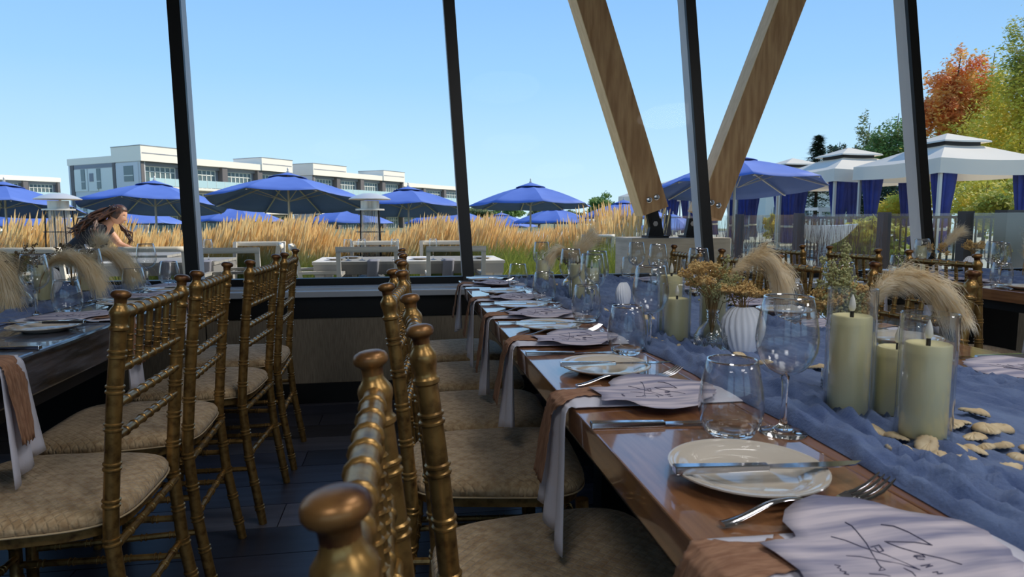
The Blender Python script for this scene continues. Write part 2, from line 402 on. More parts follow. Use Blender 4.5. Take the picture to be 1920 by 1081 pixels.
    rows = [[(x, y_, z) for x, y_ in outline(g)] for g, z in prof]
    m = MB().grid(rows, loop=True); o_ = len(m.v); m.v.append((0, 0, .4915)); n_ = 48
    m.f += [(o_ - n_ + k, o_ - n_ + (k + 1) % n_, o_) for k in range(n_)]
    sc_ = m.build('seat_cushion', 'seat_fabric', root, ang=80)
    ol = outline(.0098); MB().tube([(x, y_, .4515) for x, y_ in ol + ol[:1]], .0022, 6, False).build('welt', 'seat_welt', sc_)
    return root
# quilted look for the cushion cloth
def quilt():
    m = M['seat_fabric']; n = m.node_tree.nodes; l = m.node_tree.links; b = n['Principled BSDF']
    t = n.new('ShaderNodeTexCoord'); mp = n.new('ShaderNodeMapping'); mp.inputs['Rotation'].default_value = (0, 0, R(45))
    ck = n.new('ShaderNodeTexWave'); ck.inputs['Scale'].default_value = 22; ck.bands_direction = 'X'; ck2 = n.new('ShaderNodeTexWave'); ck2.inputs['Scale'].default_value = 22; ck2.bands_direction = 'Y'
    mm = n.new('ShaderNodeMath'); mm.operation = 'MAXIMUM'; pw = n.new('ShaderNodeMath'); pw.operation = 'POWER'; pw.inputs[1].default_value = 6
    bp = n.new('ShaderNodeBump'); bp.inputs['Strength'].default_value = .8; bp.inputs['Distance'].default_value = .002; bp.invert = True
    l.new(t.outputs['Object'], mp.inputs[0]); l.new(mp.outputs[0], ck.inputs[0]); l.new(mp.outputs[0], ck2.inputs[0])
    l.new(ck.outputs['Fac'], mm.inputs[0]); l.new(ck2.outputs['Fac'], mm.inputs[1]); l.new(mm.outputs[0], pw.inputs[0]); l.new(pw.outputs[0], bp.inputs['Height'])
    old = b.inputs['Normal'].links[0].from_socket; l.new(old, bp.inputs['Normal']); l.new(bp.outputs[0], b.inputs['Normal'])
quilt()
CH = Proto(make_chair())
G = 'gold bamboo-style chairs around the tables'
def ordn(i, n): return ('nearest the camera end', 'second', 'third', 'fourth', 'fifth', 'sixth')[i]
N6 = ['first', 'second', 'third', 'fourth', 'fifth', 'sixth', 'seventh']
# aisle side of the honey-brown table (facing +x); top of back at x = cx - .238
for i, (yc, xt, rz) in enumerate(((.504, -.037, 0), (1.03, .013, 1.5), (1.57, -.024, -5), (1.99, -.02, -4), (2.45, -.01, -2), (2.95, -.01, 0))):
    CH.put((xt + .238, yc, 0), R(rz), 'gold bamboo-style chair on the aisle side of the honey-brown table, %s from the window' % N6[5 - i], G)
# far side of the honey-brown table (facing -x)
for i, (yc, xt) in enumerate(((1.69, 1.50), (2.19, 1.48), (2.66, 1.46), (3.17, 1.43))):
    CH.put((xt - .238, yc, 0), PI + R((2, 3, 0, -3)[i]), 'gold chair with its back to the second brown table, %s from the window' % N6[3 - i], G)
# second brown table, backs towards the honey-brown table
for i, (yc, xt, rz) in enumerate(((2.43, 2.24, 0), (2.93, 2.20, 0), (3.42, 2.12, 2))):
    CH.put((xt + .238, yc, 0), R(rz), 'gold chair drawn up to the second brown table, %s from the window' % N6[2 - i], G)
# dark rustic table, aisle side (facing -x)
for i, (yc, xt, rz) in enumerate(((1.54, -.54, 0), (2.02, -.55, 2), (2.50, -.50, -3), (2.98, -.49, 2))):
    CH.put((xt - .238, yc, 0), PI + R(rz), 'gold bamboo-style chair at the dark rustic table, aisle side, %s from the window' % N6[3 - i], G)
for i, yc in enumerate((2.35, 2.9)):
    CH.put((-2.02, yc, 0), 0, 'gold chair on the wall side of the dark rustic table, %s' % ('away from the window', 'beside the window')[i], G)

# tables
def plank_table(name, x0, x1, y0, y1, zt, th, m, me, label, legs='black_steel', np_=6):
    t = empty(name, ((x0 + x1) / 2, y0, 0), 0, label, 'table'); hw = (x1 - x0) / 2; L = y1 - y0
    for k in range(np_):
        a = -hw + .0 + 2 * hw * k / np_; b = -hw + 2 * hw * (k + 1) / np_
        MB().box(a + .0004, b - .0004, 0.0, L, zt - th, zt).build('plank', m, t, False, bevel=.0025 if th < .08 else .006)
    MB().box(-hw + .03, hw - .03, .08, L - .08, zt - th - .04, zt - th).build('apron', legs, t, False)
    for yy in (.22, L - .32):
        MB().box(-.30, .30, yy, yy + .1, .0, .05).build('foot', legs, t, False)
        MB().box(-.16, .16, yy, yy + .1, .05, zt - th - .04).build('leg', legs, t, False)
    return t
plank_table('dining_table', .262, 1.33, -.25, 1.787, .76, .045, 'table_wood', 'table_edge', 'honey-brown varnished plank table beside the first aisle chairs, nearer half', np_=4)
plank_table('dining_table', .262, 1.33, 1.792, 3.2, .76, .045, 'table_wood', 'table_edge', 'honey-brown varnished plank table standing at the window, farther half', np_=4)
plank_table('dining_table', 2.52, 3.55, .6, 3.25, .76, .05, 'table_wood', 'table_edge', 'second brown wooden table, behind the row of gold chairs and pampas grass', np_=4)
plank_table('rustic_table', -1.90, -.84, .2, 3.2, .758, .10, 'rustic_wood', 'rustic_wood', 'dark stained rustic table of thick rough planks with blue runner', np_=4)

# ------------------------------------------------------------------ runners
def runner(x0, x1, y0, y1, z, seed, label):
    nx, ny = 90, int((y1 - y0) * 130); rows = []
    for j in range(ny + 1):
        y = lerp(y0, y1, j / ny); r_ = []
        ea = .025 * noise.noise(Vector((y * 3, seed, 1))) ; eb = .025 * noise.noise(Vector((y * 3, seed, 9)))
        for i in range(nx + 1):
            u = i / nx
            x = lerp(x0 + ea, x1 + eb, u) + .006 * noise.noise(Vector((u * 20, y * 9, seed)))
            edge = math.exp(-((u - .13) / .15) ** 2) + .8 * math.exp(-((u - .9) / .12) ** 2)
            wx = x + .02 * noise.noise(Vector((x * 8, y * 5, seed))) + .007 * noise.noise(Vector((x * 22, y * 17, seed)))
            n1 = 1 - abs(noise.noise(Vector((wx * 38, y * 3.4, seed)))) * 3.2
            n2 = 1 - abs(noise.noise(Vector((wx * 92, y * 13, seed + 5)))) * 2.6; n3 = noise.noise(Vector((wx * 70 + y * 20, y * 62, seed)))
            edge = min(1, edge)
            h = .0012 + max(0, n1) ** 1.5 * (.006 + .018 * edge) + max(0, n2) * (.0022 + .005 * edge) + .003 * edge + .0022 * abs(n3) * (.4 + edge)
            if i in (0, nx): h = .0012
            r_.append((x, y, z + h))
        rows.append(r_)
    o = MB().grid(rows).build('table_runner', 'blue_gauze', ang=180); tag(o, label, 'runner')
    return o
runner(.545, 1.08, -.1, 3.18, .7603, 3, 'dusty blue crinkled gauze runner along the honey-brown table')
runner(-1.62, -1.14, .5, 3.2, .7583, 11, 'dusty blue crinkled gauze runner along the dark rustic table')
runner(2.8, 3.3, 1.4, 3.24, .7603, 17, 'dusty blue gauze runner along the second brown table')

# ------------------------------------------------------------------ tableware prototypes
def P(name, cat, build, group):
    r_ = empty(name, cat=cat, label='x', group=group); build(r_); return Proto(r_)
def rim(r, rad, z_):
    MB().tube([(math.cos(2 * PI * k / 40) * rad, math.sin(2 * PI * k / 40) * rad, z_) for k in range(41)], .0012, 6, False).build('rim', 'rim_glass', r)
def b_tumbler(r):
    outer = [(.036, .0125), (.0405, .022), (.0430, .034), (.0440, .046), (.0432, .060), (.0410, .075), (.0375, .092), (.0335, .108)]
    inner = [(.0327, .108), (.0367, .091), (.0402, .074), (.0424, .059), (.0432, .046), (.0420, .035), (.0385, .0235), (.033, .0160)]
    MB().lathe(outer + inner, 44, close=True).build('bowl', 'clear_glass', r, ang=80)
    MB().lathe([(.0005, 0), (.0205, 0), (.028, .0025), (.0335, .0085), (.0365, .0135), (.0335, .0150), (.026, .0105), (.014, .0082), (.0005, .0078)], 44).build('thick_base', 'glass', r, ang=80)
    rim(r, .0331, .108)
def b_wine(r):
    outer = [(.006, .0822), (.014, .086), (.0248, .0925), (.0345, .104), (.0402, .119), (.0418, .134), (.0405, .149), (.0368, .172), (.0322, .193)]
    inner = [(.0315, .193), (.0360, .1715), (.0397, .1485), (.0410, .134), (.0394, .120), (.0336, .106), (.0240, .0952), (.0130, .0895), (.0008, .0875)]
    MB().lathe(outer + inner, 44, close=False).build('bowl', 'clear_glass', r, ang=80)
    stem = [(.0005, 0), (.0315, 0), (.0322, .0012), (.030, .0026), (.020, .0045), (.011, .0075), (.0060, .0125), (.0042, .022), (.0038, .045), (.0045, .070), (.0058, .0822), (.0005, .0868)]
    MB().lathe(stem, 32).build('stem_and_foot', 'glass', r, ang=80)
    rim(r, .0319, .193)
def b_plate(r):
    pr = [(.0006, .0), (.05, .0), (.054, .001), (.058, .005), (.085, .012), (.0895, .0145), (.0895, .0162), (.087, .0163), (.0845, .0148), (.082, .0150), (.066, .0095), (.060, .0065), (.055, .0045), (.03, .0038), (.0006, .0036)]
    MB().lathe(pr, 56).build('dish', 'porcelain', r, ang=50)
def b_knife(r):
    # handle: faceted bar; blade along +x
    MB().add([(-.115, -.0075, 0), (-.115, .0075, 0), (-.115, .0065, .009), (-.115, -.0065, .009), (-.005, -.006, 0), (-.005, .006, 0), (-.005, .005, .007), (-.005, -.005, .007)],
             [(0, 1, 2, 3), (7, 6, 5, 4), (0, 3, 7, 4), (1, 5, 6, 2), (3, 2, 6, 7), (0, 4, 5, 1)]).build('handle', 'steel', r, False, bevel=.0012)
    pl = [(-.005, -.005), (.02, -.0075), (.075, -.0085), (.098, -.004), (.112, .006), (.095, .0065), (-.005, .005)]
    MB().prism(pl, .0028, .0044).build('blade', 'steel', r, False)
def b_fork(r):
    pts = []; rad = []
    for k in range(25):
        t = k / 24; x = -.1 + .145 * t
        z = .004 + .013 * math.sin(t * PI) ** 1.5 * (1 if t > .4 else (t / .4) ** .5) if t > 0 else .004
        pts.append((x, 0, z)); rad.append(lerp(.0056, .0026, min(1, t * 1.25)))
    MB().tube(pts, rad, 8, True, .38).build('handle', 'steel', r)
    rows = []
    for k in range(6):
        t = k / 5; x = .043 + .03 * t; hw = lerp(.0045, .0125, min(1, t * 1.5)); z = .0045 - .0028 * math.sin(t * PI)
        rows.append([(x, -hw, z + .001), (x, 0, z), (x, hw, z + .001), (x, hw, z + .0026), (x, 0, z + .0016), (x, -hw, z + .0026)])
    hd = MB().grid(rows, True).build('head', 'steel', r, False)
    for k in range(4):
        yy = -.0105 + .007 * k
        MB().tube([(.072, yy, .005), (.085, yy, .0065), (.1, yy, .011), (.112, yy * .97, .018), (.118, yy * .95, .0225)], [.0022, .0022, .002, .0016, .0007], 6).build('tine', 'steel', r)
TUM = P('water_tumbler', 'glass', b_tumbler, 'stemless tumblers on the tables')
WIN = P('wine_glass', 'glass', b_wine, 'stemmed wine glasses on the tables')
PLT = P('side_plate', 'plate', b_plate, 'small plates on the tables')
KNF = P('table_knife', 'knife', b_knife, 'steel knives on the tables')
FRK = P('table_fork', 'fork', b_fork, 'steel forks on the tables')
OUT = [(-0.122, 0.02), (-0.103, 0.026), (-0.087, 0.027), (-0.08, 0.031), (-0.076, 0.04), (-0.072, 0.065), (-0.064, 0.076), (-0.057, 0.085), (-0.039, 0.096), (-0.012, 0.105), (0.005, 0.099), (0.027, 0.096), (0.043, 0.086), (0.052, 0.07), (0.06, 0.06), (0.068, 0.055), (0.083, 0.045), (0.095, 0.034), (0.1, 0.01), (0.093, -0.003), (0.090, -0.022), (0.080, -0.034), (0.078, -0.046), (0.066, -0.056), (0.06, -0.068), (0.042, -0.076), (0.022, -0.098), (0.0, -0.104), (-0.026, -0.114), (-0.054, -0.112), (-0.073, -0.099), (-0.078, -0.081), (-0.085, -0.068), (-0.101, -0.063), (-0.119, -0.065), (-0.123, -0.059), (-0.112, -0.024), (-0.117, 0.005)]
STR = [[(-0.047, 0.041), (-0.046, 0.033), (-0.053, 0.004), (-0.066, -0.03), (-0.072, -0.035), (-0.065, -0.034), (-0.065, -0.026)], [(-0.076, 0.021), (-0.068, 0.013), (-0.06, 0.0), (-0.048, -0.014), (-0.041, -0.028), (-0.037, -0.039), (-0.047, -0.027), (-0.06, -0.019), (-0.072, -0.012), (-0.086, -0.009)], [(-0.02, 0.028), (-0.011, 0.023), (-0.006, 0.011), (-0.001, -0.011), (-0.012, -0.004), (-0.036, 0.003), (-0.03, -0.007), (-0.019, -0.019), (-0.007, -0.03), (0.002, -0.044)], [(-0.028, -0.021), (-0.019, -0.024), (-0.019, -0.021), (-0.026, -0.02), (-0.027, -0.025), (-0.021, -0.027)], [(-0.032, -0.034), (-0.023, -0.034), (-0.03, -0.037), (-0.021, -0.036)], [(-0.031, -0.045), (-0.026, -0.045), (-0.029, -0.048), (-0.023, -0.048)], [(-0.053, -0.001), (-0.044, 0.0), (-0.046, -0.008), (-0.051, -0.009), (-0.05, -0.001)], [(-0.104, -0.023), (-0.1, -0.025), (-0.105, -0.028), (-0.103, -0.03), (-0.106, -0.033), (-0.102, -0.035), (-0.106, -0.038), (-0.102, -0.04)], [(-0.048, -0.034), (-0.046, -0.041), (-0.049, -0.049)], [(-0.084, -0.039), (-0.074, -0.041), (-0.068, -0.046)]]
def wav(x, y): return .0022 * math.sin(x * 34 + y * 20) + .0012 * math.sin(y * 61)
def b_card(r):
    n = len(OUT); m = MB(); cx = -.01
    for k in range(5):
        s_ = (1, .8, .55, .3, .08)[k]; m.v += [(cx + (x - cx) * s_, y * s_, .0035 + wav(cx + (x - cx) * s_, y * s_)) for x, y in OUT]
    m.f += [(k * n + i, k * n + (i + 1) % n, (k + 1) * n + (i + 1) % n, (k + 1) * n + i) for k in range(4) for i in range(n)] + [tuple(range(4 * n, 5 * n))]
    c = m.build('paper', 'card_paper', r, ang=180); md = c.modifiers.new('thick', 'SOLIDIFY'); md.thickness = .0006; md.offset = -1
    t = MB()
    for s_ in STR:
        pts = []
        for i in range(len(s_) - 1):
            for q in range(5):
                x = lerp(s_[i][0], s_[i + 1][0], q / 5) + .027; y = lerp(s_[i][1], s_[i + 1][1], q / 5) + .004
                pts.append((x, y, .0043 + wav(x, y)))
        t.tube(pts, .0006, 4, True, 1)
    t.build('lettering', 'ink', r)
CRD = P('menu_card', 'menu', b_card, 'shell-shaped menu cards on the napkins')
def b_napkin(seed, Lh=.22, wd=.055):
    def f_(r):
        rnd = random.Random(seed); ph = rnd.uniform(0, 6)
        # local: table edge at x=0, table surface z=0, table towards +x
        path = [(.34, .0020), (.25, .0025), (.15, .003), (.06, .004), (.02, .0050), (.004, .0050), (-.006, .001), (-.0105, -.008), (-.012, -.03), (-.012, -.08), (-.0125, -Lh * .6), (-.0135, -Lh)]
        P2 = []
        for a, b in zip(path, path[1:]):
            for q in range(4): P2.append((lerp(a[0], b[0], q / 4), lerp(a[1], b[1], q / 4)))
        P2.append(path[-1]); rows = []
        for i, (x, z) in enumerate(P2):
            hang = min(1, max(0, -z / Lh)); hw = wd * (1 if x > .0 else lerp(.78, 1.22, hang)) * (1 if x < .3 else (1 - ((x - .3) / .045) ** 2 * .8))
            rw = []
            for k in range(17):
                u = k / 8 - 1; fold = abs(math.sin(u * 3.4 + ph)) * (.016 * hang + .003)
                y = u * hw + .01 * math.sin(ph) * hang
                if x > 0: rw.append((x, y, z + .0035 * (1 - u * u) * (x < .3) + .3 * fold * .3))
                else: rw.append((x - fold - .004 * hang * math.sin(u * 2), y, z + (.02 * u * hang ** 3) * (1 if seed % 2 else -1)))
            rows.append(rw)
        c = MB().grid(rows).build('cloth', 'napkin', r, ang=180); md = c.modifiers.new('thick', 'SOLIDIFY'); md.thickness = .0012
    return f_
def b_gauze(seed, Lh=.15, wd=.03):
    def f_(r):
        rnd = random.Random(seed + 50); ph = rnd.uniform(0, 6)
        path = [(.075, .0095), (.05, .0098), (.015, .0105), (-.004, .0085), (-.016, .0), (-.0195, -.012), (-.0215, -.03), (-.0225, -.08), (-.025, -Lh)]
        P2 = []
        for a, b in zip(path, path[1:]):
            for q in range(5): P2.append((lerp(a[0], b[0], q / 5), lerp(a[1], b[1], q / 5)))
        P2.append(path[-1]); rows = []
        for i, (x, z) in enumerate(P2):
            hang = min(1, max(0, -z / Lh)); rw = []
            for k in range(15):
                u = k / 7 - 1
                ed = (abs(u) ** 4) * .006 * noise.noise(Vector((i * .8, u, seed)))
                y = u * (wd + .006 * math.sin(i * .35 + ph)) + ed + .006 * math.sin(i * .22 + ph)
                rip = .0035 * abs(math.sin(u * 7 + i * .12 + ph)) + .002 * noise.noise(Vector((i * .3, u * 3, seed)))
                hem = .012 * noise.noise(Vector((u * 4, seed, 0))) * (i == len(P2) - 1)
                # sits outside the napkin folds
                rw.append((x - (.018 * hang + rip) * (x < 0), y + .012 * hang, z + .35 * rip * (x >= 0) + hem))
            rows.append(rw)
        c = MB().grid(rows).build('cloth', 'peach_gauze', r, ang=180); md = c.modifiers.new('thick', 'SOLIDIFY'); md.thickness = .0008
    return f_
NAP = [P('napkin', 'napkin', b_napkin(k, (.24, .22, .205)[k]), 'white napkins hanging over the table edges') for k in range(3)]
GAU = [P('gauze_ribbon', 'ribbon', b_gauze(k, (.17, .135, .15)[k]), 'peach gauze strips over the napkins') for k in range(3)]

TB = {'A': 'honey-brown table aisle side', 'B': 'honey-brown table opposite side', 'C': 'dark rustic table', 'D': 'second brown table'}
def setting(tb, k, n, xe, yc, zt, side, parts='ncgpkKfTW', rz=0, toff=(.2, -.21), woff=(.27, -.21), nseed=None):
    """place setting; side=+1 when the table lies towards +x from the edge xe"""
    where = '%s, %s place from the window' % (TB[tb], N6[n - 1 - k])
    def pos(dx, dy, z=0): return (xe + side * dx, yc + side * dy, zt + z)
    a = 0 if side > 0 else PI
    s_ = nseed if nseed is not None else (k % 3)
    if 'n' in parts: NAP[s_].put(pos(0, 0, .0004), a, 'white napkin over the edge, ' + where)
    if 'g' in parts: GAU[s_].put(pos(0, .012, .001), a, 'peach gauze strip on the napkin, ' + where)
    if 'c' in parts: CRD.put(pos(.165, 0, .0105), a, 'lavender shell-shaped menu card, ' + where)
    if 'p' in parts: PLT.put(pos(.128, .195, .0004), a, 'cream side plate, ' + where)
    if 'k' in parts: KNF.put(pos(.128 + .02, .175, .0168), a + R(-4), 'steel knife resting across the side plate, ' + where)
    if 'K' in parts: KNF.put(pos(.115, -.15, .0006), a + R(-4), 'steel knife lying on the wood, ' + where)
    if 'f' in parts: FRK.put(pos(.138, .102, .0004), a + R(11), 'steel fork beside the menu card, ' + where)
    if 'T' in parts: TUM.put(pos(*toff, .0006), a, 'stemless tumbler, ' + where)
    if 'W' in parts: WIN.put(pos(*woff, .0006), a, 'stemmed wine glass, ' + where)
ya = (.486, 1.03, 1.54, 1.97, 2.40, 2.96)
for k, y in enumerate(ya):
    tw = {1: ((.18, -.211), (.262, -.208)), 2: ((.225, -.165), (.293, -.127)), 3: ((.264, -.13), (.31, -.03 + .0)), 4: ((.241, -.08), (.33, -.12)), 5: ((.221, -.2), (.38, .06))}.get(k, ((.2, -.2), (.27, -.2)))
    setting('A', k, 6, .262, y, .76, 1, 'ncgpkKf' + ('TW' if k else ''), toff=tw[0], woff=tw[1])
WIN.put((.640, 2.12, .7606), 0, 'wine glass beside the candles, aisle side of the honey-brown table')
for k, y in enumerate((1.06, 1.6, 2.1, 2.6, 3.0)):
    setting('B', k, 5, 1.33, y, .76, -1, 'ncgpKf' + ('TW' if k else ''), toff=(.2, -.17), woff=(.26, (-.2, -.21 + .34, -.16, -.05, .09)[k]))
for k, y in enumerate((1.52, 2.14, 2.67, 3.08)):
    setting('C', k, 4, -.84, y, .758, -1, 'ncgpkKf' + ('TW' if k else ''), toff=(.23, -.15), woff=(.29, (-.1, -.09, .07, -.05)[k]), rz=0)
for k, y in enumerate((2.2, 2.75, 3.1)):
    setting('D', k, 3, 2.52, y, .76, 1, 'ncpK')
for p_, x, y, lb in ((WIN, 2.70, 3.05, 'wine glass before the tall candle, second brown table'), (WIN, 2.80, 2.72, 'wine glass farther back of the pair near the pampas, second brown table'), (WIN, 2.69, 2.58, 'wine glass in front of the pair near the pampas, second brown table'), (TUM, 2.62, 3.12, 'stemless tumbler before the tall candle, second brown table'), (TUM, 2.62, 2.50, 'stemless tumbler below the pair of wine glasses, second brown table')):
    p_.put((x, y, .7606), 0, lb)

# ------------------------------------------------------------------ candles
def b_candle(hw_, hg, r0=.037):
    def f_(r):
        g = [(.0005, 0), (r0, 0), (r0 + .0015, .002), (r0 + .0015, hg - .003), (r0 + .0022, hg - .0012), (r0 + .001, hg), (r0 - .0008, hg - .001), (r0 - .0008, .006), (.0005, .005)]
        MB().lathe(g, 36).build('glass_cylinder', 'clear_glass', r, ang=50)
        rw = r0 - .0045; dp = .004
        w_ = [(.0005, .0062), (rw - .001, .0062), (rw, .008), (rw, hw_ - .002), (rw - .002, hw_), (rw - .007, hw_ - .003), (.0005, hw_ - .005)]
        c = MB().lathe(w_, 36).build('candle', 'wax', r, ang=60)
        MB().lathe([(.0028, 0), (.0028, .010), (.002, .012)], 8, (0, 0, hw_ - .005)).build('wick', 'black_plastic', c)
        MB().lathe([(.001, .010), (.0035, .012), (.0050, .017), (.0045, .023), (.0024, .031), (.0006, .036)], 12, (0, 0, hw_ - .005)).build('flame_bulb', 'wick_white', c)
    return f_
CT = P('pillar_candle', 'candle', b_candle(.153, .193, .0325), 'pillar candles in glass cylinders')
CM = P('pillar_candle', 'candle', b_candle(.132, .172, .0325), 'pillar candles in glass cylinders')
CS = P('pillar_candle', 'candle', b_candle(.106, .142, .0325), 'pillar candles in glass cylinders')
z = .7655
for pr_, x, y, lb in ((CT, .657, .868, 'tall pillar candle beside the big wine glass, honey-brown table'), (CM, .684, .752, 'pillar candle ringed by shells, honey-brown table'), (CS, .724, .852, 'short pillar candle behind two taller ones under the pampas plume'),
    (CT, .672, 1.57, 'tall pillar candle at the back of the middle cluster of three'), (CS, .648, 1.478, 'short pillar candle in front within the middle cluster of three'), (CM, .742, 1.475, 'pillar candle beside the glass bottle in the middle cluster'),
    (CM, .628, 2.32, 'pillar candle below the upright pampas plume'), (CS, .72, 2.45, 'short pillar candle behind the upright pampas plume'), (CS, .64, 2.98, 'small pillar candle on the honey-brown table by the window')):
    pr_.put((x, y, z), 0, lb)
for pr_, x, y, lb in ((CS, -1.30, 2.22, 'pillar candle beside the big pampas head on the dark table'), (CM, -1.30, 2.62, 'pillar candle behind the tumbler on the dark table'), (CS, -1.40, 2.50, 'short candle under the arching pampas on the dark table'), (CM, -1.30, 2.95, 'pillar candle near the window end of the dark table'),
    (CT, 2.80, 3.17, 'tall glass candle at the window end of the second brown table'), (CM, 3.05, 2.30, 'pillar candle beside the white fan vase, second brown table')):
    pr_.put((x, y, .7635), 0, lb)

# ------------------------------------------------------------------ plumes and dried flowers
def b_plume(spine, wid, n, seed, hang=.5, thick=1.0):
    """fluffy seed head along a curved spine: thousands of fine hairs"""
    def f_(r):
        rnd = random.Random(seed); S = [Vector(p) for p in spine]
        def at(t):
            t = max(0, min(.9999, t)) * (len(S) - 1); i = int(t); q = t - i
            p0 = S[max(0, i - 1)]; p1 = S[i]; p2 = S[i + 1]; p3 = S[min(len(S) - 1, i + 2)]
            return .5 * ((2 * p1) + (p2 - p0) * q + (2 * p0 - 5 * p1 + 4 * p2 - p3) * q * q + (3 * p1 - p0 - 3 * p2 + p3) * q ** 3)
        MB().tube([at(k / 24) for k in range(25)], [lerp(.0022, .0008, k / 24) for k in range(25)], 6).build('stem', 'stem_tan', r)
        m = MB()
        for _ in range(int(n * 1.5)):
            t = rnd.uniform(.30, 1) ** .9; p = at(t); d = (at(t + .03) - at(t - .03)).normalized()
            v = Vector((rnd.gauss(0, 1), rnd.gauss(0, 1), rnd.gauss(0, 1))); v = (v - d * v.dot(d)).normalized()
            cl_ = .75 + 1.1 * noise.noise(Vector((t * 11, math.atan2(v.y, v.z) * 1.2, seed)))
            env = max(.35, cl_ + .1) * math.sin(min(1, (t - .26) / .35) * PI / 2) * (1 - max(0, t - .8) / .2 * .45)
            L = wid * 1.25 * env * rnd.choice((.5, .7, .85, 1, 1.15, 1.35)) * rnd.uniform(.8, 1.1)
            w_ = .00045 * thick * rnd.uniform(.7, 1.3); k1 = rnd.uniform(.35, .75)
            q1 = p + v * L * k1 + d * L * rnd.uniform(.2, .7); q2 = q1 + v * L * rnd.uniform(.1, .5) + d * L * .45 + Vector((0, 0, -hang * L * .5)); q3 = q2 + d * L * .35 + v * L * .08 + Vector((0, 0, -hang * L * .6))
            sd = d.cross(v) * w_
            m.add([p - sd, p + sd, q1 + sd, q1 - sd, q2 + sd * .8, q2 - sd * .8, q3], [(0, 1, 2, 3), (3, 2, 4, 5), (5, 4, 6)])
        pl = m.build('plume', 'pampas', r, False); pl['kind'] = 'stuff'
    return f_
def one(name, cat, bf, loc, label, rz=0, group=None, scl=None):
    r_ = empty(name, loc, rz, label, cat, group); bf(r_)
    if scl: r_.scale = (scl,) * 3
    return r_
def b_spray(seed, n, h, spread, head, hm, lean=(0, 0), fluff=18, sz=.0028, leafy=False):
    """dried flower bunch: branching stems, each with its own head"""
    def f_(r):
        rnd = random.Random(seed)
        for k in range(n):
            a = rnd.uniform(0, 2 * PI); s_ = spread * rnd.uniform(.25, 1); hh = h * rnd.uniform(.5, 1.05) * (1.1 - .45 * (s_ / spread) ** 2)
            tip = Vector((math.cos(a) * s_ + lean[0] * hh, math.sin(a) * s_ + lean[1] * hh, hh)); mid = Vector((tip.x * .25, tip.y * .25, hh * .5))
            st = MB().tube([(0, 0, -.05), mid, tip], [.0011, .0009, .0005], 5).build('stem', 'stem_tan', r)
            m = MB()
            for q in range(fluff):
                if leafy:
                    t = rnd.uniform(.0, 1); b_ = mid.lerp(tip, t) + Vector((rnd.gauss(0, 1), rnd.gauss(0, 1), rnd.gauss(0, .6))) * head * (1.15 - t) * .6
                else:
                    v = Vector((rnd.gauss(0, 1), rnd.gauss(0, 1), abs(rnd.gauss(0, .7)))); v.normalize(); b_ = tip + v * head * rnd.uniform(.5, 1)
                    c_ = (tip * .85 + mid * .15); m.tube([c_, b_], [.0004, .0003], 3, False)
                e_ = sz * rnd.uniform(.6, 1.3)
                m.add([b_ + Vector(d) * e_ for d in ((1, 0, 0), (0, 1, 0), (-1, 0, 0), (0, -1, 0), (0, 0, 1.2), (0, 0, -1.2))],
                      [(0, 1, 4), (1, 2, 4), (2, 3, 4), (3, 0, 4), (1, 0, 5), (2, 1, 5), (3, 2, 5), (0, 3, 5)])
            m.build('flower_head', hm, st, False)
    return f_
# glass bottle vases with raised medallions
def b_bottle(r):
    o_ = [(.0006, 0), (.034, 0), (.0375, .004), (.0385, .02), (.037, .036), (.030, .052), (.018, .064), (.0125, .07), (.0125, .074), (.0145, .077), (.0125, .080), (.0145, .083), (.0125, .086), (.0145, .090), (.0150, .094), (.0115, .094), (.0105, .07), (.016, .061), (.028, .05), (.0345, .036), (.0355, .02), (.033, .007), (.0006, .006)]
    b = MB().lathe(o_, 40).build('bottle', 'glass', r, ang=60)
    for k in range(6):
        a = 2 * PI * k / 6; c = Vector((math.cos(a), math.sin(a), 0)); u = Vector((-math.sin(a), math.cos(a), 0)); m = MB()
        for rr in (.006, .011, .0155):
            pts = []
            for j in range(21):
                t = 2 * PI * j / 20; off = math.cos(t) * rr
                aa = a + off / .038; pts.append((math.cos(aa) * .0388, math.sin(aa) * .0388, .022 + math.sin(t) * rr))
            m.tube(pts, .0012, 6, False)
        m.build('medallion', 'glass', r)
BOT = P('bottle_vase', 'vase', b_bottle, 'pressed-glass bottle vases')
BOT.put((.683, 1.362, z), 0, 'pressed-glass bottle vase holding golden dried sprigs, beside the white shell vase')
BOT.put((.742, .985, z), .4, 'pressed-glass bottle vase hidden behind the wine glass bowl')
BOT.put((.668, 2.56, z), .4, 'pressed-glass bottle vase holding dark dried leaves near the window')
BOT.put((-1.24, 2.35, .7635), 0, 'pressed-glass bottle vase beside the candle on the dark table')
# white ribbed fan / shell vases
def b_fan(r):
    m = MB(); prof = [(.028, 0, .020), (.031, .004, .022), (.038, .018, .024), (.045, .038, .026), (.0475, .058, .024), (.043, .078, .019), (.032, .094, .013), (.022, .101, .010)]
    rows = []; n_ = 96
    for hx, zz, hy in prof:
        rw = []
        for k in range(n_):
            a = 2 * PI * k / n_; rib = 1 + .06 * math.cos(a * 20 + zz * 26) * min(1, zz / .02)
            rw.append((math.cos(a) * hx * rib, math.sin(a) * hy * rib, zz))
        rows.append(rw)
    m.grid(rows, True)
    inn = [[(x * .86, y * .8, zz) for x, y, zz in rows[-1]]]; inn.append([(x * .7, y * .6, zz - .05) for x, y, zz in rows[-1]])
    m.grid([rows[-1]] + inn, True); m.f.append(tuple(range(n_ - 1, -1, -1)))
    m.build('ribbed_body', 'white_ceramic', r, ang=80)
FAN = P('shell_vase', 'vase', b_fan, 'white ribbed shell vases')
FAN.put((.742, 1.335, z), R(-15), 'white ribbed shell vase holding small tan flowers, honey-brown table')
FAN.put((3.0, 3.04, .7635), R(-20), 'white ribbed shell vase holding tan-orange dried flowers, second brown table')
